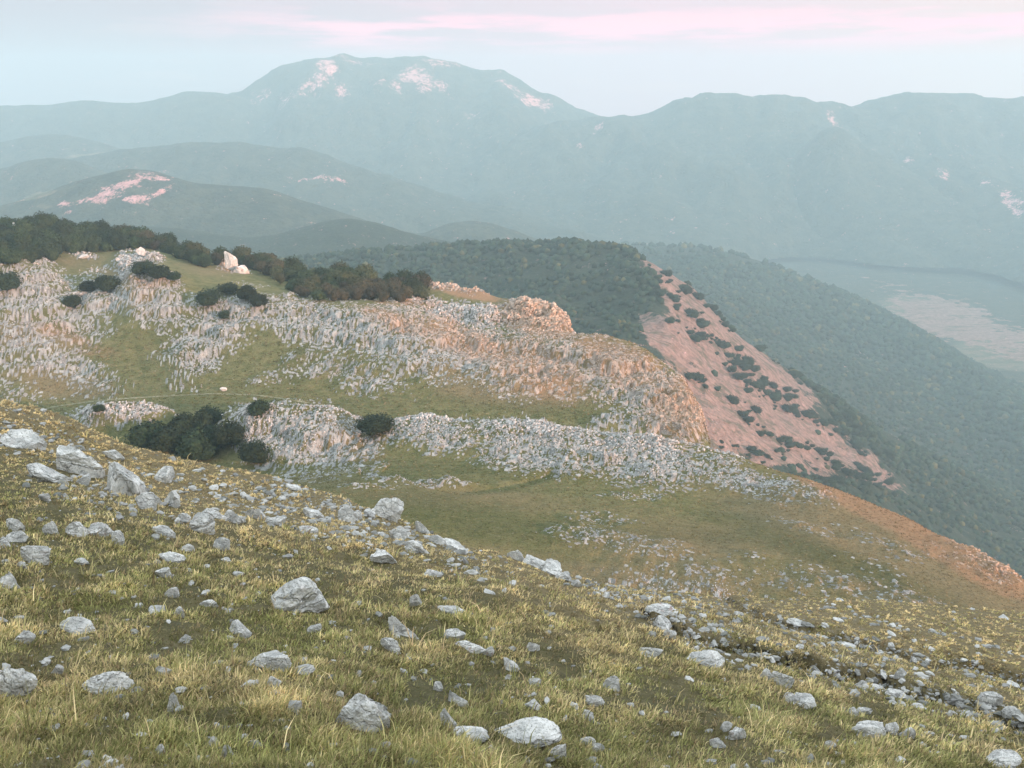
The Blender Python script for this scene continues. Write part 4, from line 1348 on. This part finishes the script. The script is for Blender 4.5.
# the wood along the back of the plateau: foot band between two lines
top = ([-60, 0, 40, 100, 150, 165, 185, 230, 300, 350, 400, 425], [236, 233, 226, 238, 243, 247, 256, 260, 271, 279, 286, 288])
bot = ([-60, 0, 40, 75, 100, 150, 165, 185, 205, 230, 262, 300, 345, 400, 425], [268, 266, 263, 253, 252, 248, 252, 262, 268, 262, 272, 300, 302, 302, 298])
n = 0
placed = []
while n < 250:
    U = random.uniform(-55, 424)
    a, b = np.interp(U, *top), np.interp(U, *bot)
    V_ = random.uniform(a, b)
    if 225 < U < 242 and V_ > 258:
        continue
    if sum(1 for p in placed if abs(p[0] - U) < 7 and abs(p[1] - V_) < 3.0) > 0 and random.random() < .93:
        continue
    placed.append((U, V_))
    w_ = random.uniform(11, 21)
    far = random.random()
    if U < 120:
        kind = 'dark' if far < .6 else 'holm'
    else:
        kind = 'dark' if far < .5 else ('olive' if far < .8 else ('brown' if far < .9 else 'holm'))
    if 140 < U < 185 and V_ < 250:
        kind = 'brown' if far < .5 else 'dark'
    if 325 < U < 410 and V_ > 290:
        kind = 'brown' if far < .6 else 'olive'
    lb = {'dark': 'dark green round crowned tree in the wood along the back of the plateau', 'holm': 'nearly black evergreen tree in the wood along the back of the plateau',
          'olive': 'olive green tree in the wood along the back of the plateau', 'brown': 'russet brown tree in the wood along the back of the plateau'}[kind]
    if tree_px(U, V_, w_, kind, lb, {'dark': 'dark green trees of the back wood', 'holm': 'black green trees of the back wood', 'olive': 'olive green trees of the back wood', 'brown': 'russet trees of the back wood'}[kind], name='woodland_tree', hs=random.uniform(.85, 1.15)) is not None:
        n += 1

# two pale crags in the wood and the striped outcrop
def crag(u_, v_, w_, h_, label, style='peaks', pink=False, seed=900, tilt=0, name='limestone_crag'):
    h, n_ = cast(bv_pl, u_, v_)
    dep_ = h.y * CP - h.z * SP
    me = rock_mesh('crag', seed, sub=5, cuts=8, style=style, sy=.7, sz=.7)
    o = link(name, me, M_rock_pink if pink else M_rock, label=label, category='rock')
    s = w_ * dep_ / FPX
    o.scale = (s, s, h_ * dep_ / FPX / .62)
    o.rotation_euler = (0, math.radians(tilt), .3)
    o.location = (h.x, h.y, h.z + o.scale.z * .22)


crag(19, 236, 10, 12, 'white crag standing in the dark wood at far left', seed=901)
crag(231, 270, 13, 20, 'tall pinkish crag beside the wood', pink=True, seed=902, style='block')
crag(243, 273, 16, 9, 'low pinkish crag just right of the tall one', pink=True, seed=903)
crag(141, 256, 9, 7, 'pale crag among bushes at the end of the meadow', seed=904)
crag(84, 258, 10, 4, 'flat white rock on the meadow edge below the dark wood', seed=905, style='round')
crag(118, 262, 5, 5, 'single white stone in the middle of the upper meadow', seed=906, style='round')
crag(223, 391, 7, 4, 'single white stone in the green valley just above the track', seed=907, style='round')

# ------------------------------------------------------------------ dirt track on the valley floor
def draped(name, pts, width, bv, mat, lift=.06, **props):
    us_ = np.arange(pts[0][0], pts[-1][0], 1.5)
    vs_ = pchip([p[0] for p in pts], [p[1] for p in pts], us_)
    c_ = []
    for a, b in zip(us_, vs_):
        h, n_ = cast(bv, a, b)
        if h is not None:
            c_.append(h)
    V, F = [], []
    for k, h in enumerate(c_):
        t = (c_[min(k + 1, len(c_) - 1)] - c_[max(k - 1, 0)])
        t.z = 0
        t.normalize()
        side = Vector((-t.y, t.x, 0))
        for s in (-.5, 0, .5):
            p = h + side * width * s * random.uniform(.8, 1.2)
            hh = bv.ray_cast(Vector((p.x, p.y, h.z + 8)), Vector((0, 0, -1)), 20)
            V.append((p.x, p.y, (hh[0].z if hh[0] is not None else h.z) + lift))
    for k in range(len(c_) - 1):
        for s in (0, 1):
            F.append((3 * k + s, 3 * k + s + 1, 3 * k + s + 4, 3 * k + s + 3))
    me = make_mesh(name, V, F, True)
    return link(name, me, mat, **props)


draped('path', [(36, 411), (60, 406), (110, 400), (170, 396), (215, 394), (250, 395), (290, 400), (325, 406)], 1.0, bv_pl, M_path, kind='structure')

# ------------------------------------------------------------------ shrubs on the pink flank
shr_lines = [((648, 268), (705, 312), 9, 7), ((650, 282), (690, 318), 8, 10), ((662, 312), (740, 360), 12, 12), ((700, 330), (742, 362), 10, 9), ((690, 378), (760, 412), 10, 9),
             ((715, 350), (800, 402), 20, 10), ((735, 375), (808, 420), 26, 13), ((760, 390), (880, 460), 24, 12), ((722, 440), (770, 460), 10, 9), ((740, 415), (790, 452), 14, 9), ((790, 440), (890, 495), 30, 12), ((800, 470), (870, 500), 18, 10),
             ((662, 272), (720, 318), 8, 3), ((720, 322), (800, 380), 16, 4), ((800, 382), (880, 440), 16, 6), ((830, 455), (892, 492), 10, 8), ((695, 325), (720, 345), 5, 5), ((830, 420), (900, 470), 20, 10)]
nsh = 0
for (a, b, k, jit) in shr_lines:
    for _ in range(int(k * 1.35)):
        t = random.random()
        U, V_ = a[0] + (b[0] - a[0]) * t + random.gauss(0, jit * .35), a[1] + (b[1] - a[1]) * t + random.gauss(0, jit * .35)
        h, n_ = cast(bv_ph, U, V_)
        hp, _ = cast(bv_pl, U, V_)
        if h is None or (hp is not None and hp.length < h.length):
            continue
        w_ = 2.5 + 9.0 * random.random() ** 1.5
        s = w_ * h.length / FPX / 1.5
        o = link('hillside_shrub', CR['shrub'][nsh % 3], None, label='dark rounded shrub growing on the bare pink flank across the gorge', category='shrub', group='shrubs dotted over the pink flank')
        o.location = h
        o.scale = (s * random.uniform(1, 1.5), s, s * random.uniform(.8, 1.1))
        o.rotation_euler = (0, 0, random.uniform(-.4, .4))
        nsh += 1

# ------------------------------------------------------------------ far woods: canopies too many to count
def canopy(name, P, U, V_, dfun, cnt, seed, smin, smax):
    d = dfun(U, V_)
    q, nr, i, j = scatter_grid(P, d, cnt, seed)
    r = np.random.default_rng(seed)
    k = len(ico0)
    sz = smin * .7 + (smax * 1.25 - smin * .7) * r.random(cnt) ** 1.8
    Vv = ico0[None] * (1 + r.uniform(-.28, .28, (cnt, k, 1))) * np.stack([sz, sz, sz * r.uniform(.7, 1.2, cnt)], -1)[:, None, :]
    Vv = Vv + (q + np.c_[0 * sz, 0 * sz, sz * .3])[:, None, :]
    F = ico0f[None] + (np.arange(cnt) * k)[:, None, None]
    g = r.uniform(.6, 1.4, cnt)[:, None]
    w = (r.random(cnt) < .07)[:, None]
    tint = g * np.where(w, np.array([.075, .075, .03]), np.array([.024, .042, .024]))
    col = np.repeat(np.c_[tint, np.ones(cnt)][:, None, :], k, 1)
    me = make_mesh(name, Vv.reshape(-1, 3), F.reshape(-1, 3), True, col.reshape(-1, 4), 'tint')
    t = M_canopy
    return link(name, me, t, kind='stuff')


_t = NT('canopy')
M_canopy = _t.finish(_t.attr('tint'), .95)
ph_pink = blobs(phU, phV, [(660, 274, 26, 7, 40, 1), (690, 302, 40, 16, 42, 1), (735, 350, 60, 20, 38, 1), (700, 350, 44, 22, 50, 1), (760, 380, 60, 26, 36, 1), (740, 420, 90, 34, 32, 1), (812, 440, 70, 24, 36, .95), (672, 300, 24, 10, 50, .95), (668, 345, 34, 16, 40, 1), (860, 468, 46, 14, 32, .9), (700, 440, 50, 20, 30, 1)])
canopy('forest', phP, phU, phV, lambda U, V_: (ph_pink + .9 * fbm(phP * .02, 4) < .30) * 1.0 + .012, 16000, 51, 2.6, 5.0)
canopy('forest', slP, slU, slV, lambda U, V_: 1.0 * (slP[..., 1] < 1900) + .1, 16000, 52, 4.0, 7.5)

# ------------------------------------------------------------------ sky, sun, haze
SUN_AZ, SUN_EL = math.radians(130), math.radians(11)
world = bpy.data.worlds.new('World')
scene.world = world
world.use_nodes = True
wt = world.node_tree
wt.nodes.clear()


def wn(typ, **kw):
    nd = wt.nodes.new(typ)
    for k, v in kw.items():
        if k.startswith('i_'):
            s = nd.inputs[int(k[2:])] if k[2:].isdigit() else nd.inputs[k[2:]]
            if isinstance(v, bpy.types.NodeSocket):
                wt.links.new(v, s)
            else:
                s.default_value = v
        else:
            setattr(nd, k, v)
    return nd


def wmix(f, a, b, mode='MIX'):
    nd = wn('ShaderNodeMix', data_type='RGBA', blend_type=mode, i_0=f)
    for k, x in ((6, a), (7, b)):
        if isinstance(x, bpy.types.NodeSocket):
            wt.links.new(x, nd.inputs[k])
        else:
            nd.inputs[k].default_value = (*x, 1)
    return nd.outputs[2]


def wmap(f, a, b, lo=0.0, hi=1.0):
    nd = wn('ShaderNodeMapRange', i_0=f, i_1=a, i_2=b, i_3=lo, i_4=hi)
    nd.interpolation_type = 'SMOOTHSTEP'
    return nd.outputs[0]


sky = wn('ShaderNodeTexSky', sky_type='NISHITA')
sky.sun_disc = False
sky.sun_elevation = SUN_EL
sky.sun_rotation = SUN_AZ
sky.air_density = 1.0
sky.dust_density = 2.5
sky.ozone_density = 1.5
sky.altitude = 1500
tc = wn('ShaderNodeTexCoord').outputs['Generated']
sp = wn('ShaderNodeSeparateXYZ', i_0=tc).outputs
K = 1.0
teal = tuple(c * K for c in (4.9, 4.6, 5.1))
lilac = tuple(c * K for c in (7.6, 5.5, 6.0))
cream = tuple(c * K for c in (8.6, 6.2, 5.8))
pinkc = tuple(c * K for c in (11.4, 6.0, 7.0))
veil = wmix(wmap(sp[0], -.45, .2), teal, lilac)
veil = wmix(wmap(sp[0], .1, .55), veil, cream)
mp = wn('ShaderNodeMapping', i_Vector=tc)
mp.inputs['Scale'].default_value = (2.6, 2.6, 24)
nz = wn('ShaderNodeTexNoise', i_Vector=mp.outputs[0], i_Scale=2.0, i_Detail=5.0, i_Roughness=.55).outputs[0]
band = wn('ShaderNodeMath', operation='MULTIPLY', i_0=wmap(sp[2], .035, .062), i_1=wmap(sp[2], .092, .066)).outputs[0]
side = wmap(sp[0], -.36, -.10)
cl = wn('ShaderNodeMath', operation='MULTIPLY', i_0=wn('ShaderNodeMath', operation='MULTIPLY', i_0=band, i_1=side).outputs[0], i_1=wmap(nz, .42, .60)).outputs[0]
veil = wmix(cl, veil, pinkc)
high = wmap(nz, .5, .75, 0, .35)
veil = wmix(high, veil, cream)
# thin veil of cloud over the clear sky
zen = wmix(wmap(sp[2], .5, 1.0), (13.2, 13.9, 14.4), (12.0, 13.4, 14.6))
veil = wmix(wmap(sp[2], .12, .40), veil, zen)
final = wmix(.93, sky.outputs[0], veil)
bg = wn('ShaderNodeBackground', i_Color=final, i_Strength=.1)
wo = wn('ShaderNodeOutputWorld')
wt.links.new(bg.outputs[0], wo.inputs[0])

sd = bpy.data.lights.new('sun', 'SUN')
sd.energy = 5.0
sd.angle = math.radians(1.0)
sd.color = (1.0, .58, .42)
sun = bpy.data.objects.new('sun', sd)
C.objects.link(sun)
d_sun = Vector((math.sin(SUN_AZ) * math.cos(SUN_EL), math.cos(SUN_AZ) * math.cos(SUN_EL), math.sin(SUN_EL)))
sun.rotation_euler = d_sun.to_track_quat('Z', 'Y').to_euler()
sun.location = (300, -200, 200)

# haze
lo, hi = Vector((1e9,) * 3), Vector((-1e9,) * 3)
for o in scene.objects:
    if o.type == 'MESH':
        mw = o.matrix_world if o.parent is None else Matrix()
        for c in o.bound_box if o.get('kind') == 'structure' else ():
            for k in range(3):
                lo[k] = min(lo[k], c[k])
                hi[k] = max(hi[k], c[k])
lo -= Vector((30, 30, 1))
hi += Vector((30, 30, 12))
bm = bmesh.new()
bmesh.ops.create_cube(bm, size=1)
for v_ in bm.verts:
    for k in range(3):
        v_.co[k] = lo[k] if v_.co[k] < 0 else hi[k]
hz = bpy.data.meshes.new('haze')
bm.to_mesh(hz)
bm.free()
mh = bpy.data.materials.new('haze')
mh.use_nodes = True
mh.node_tree.nodes.clear()
pv = mh.node_tree.nodes.new('ShaderNodeVolumePrincipled')
pv.inputs['Color'].default_value = (.60, .88, .99, 1)
pv.inputs['Density'].default_value = 2.25e-4
pv.inputs['Anisotropy'].default_value = 0.0
mo = mh.node_tree.nodes.new('ShaderNodeOutputMaterial')
mh.node_tree.links.new(pv.outputs[0], mo.inputs['Volume'])
link('haze', hz, mh, kind='stuff')
print('HAZE', lo, hi, 'shrubs', nsh, 'small', n_small, 'heroes', len(HERO))

scene.cycles.volume_bounces = 2
scene.cycles.max_bounces = 6
scene.cycles.diffuse_bounces = 3
scene.cycles.use_denoising = True
scene.view_settings.view_transform = 'Standard'
scene.view_settings.look = 'None'
scene.view_settings.gamma = 1
scene.view_settings.exposure = 0.34
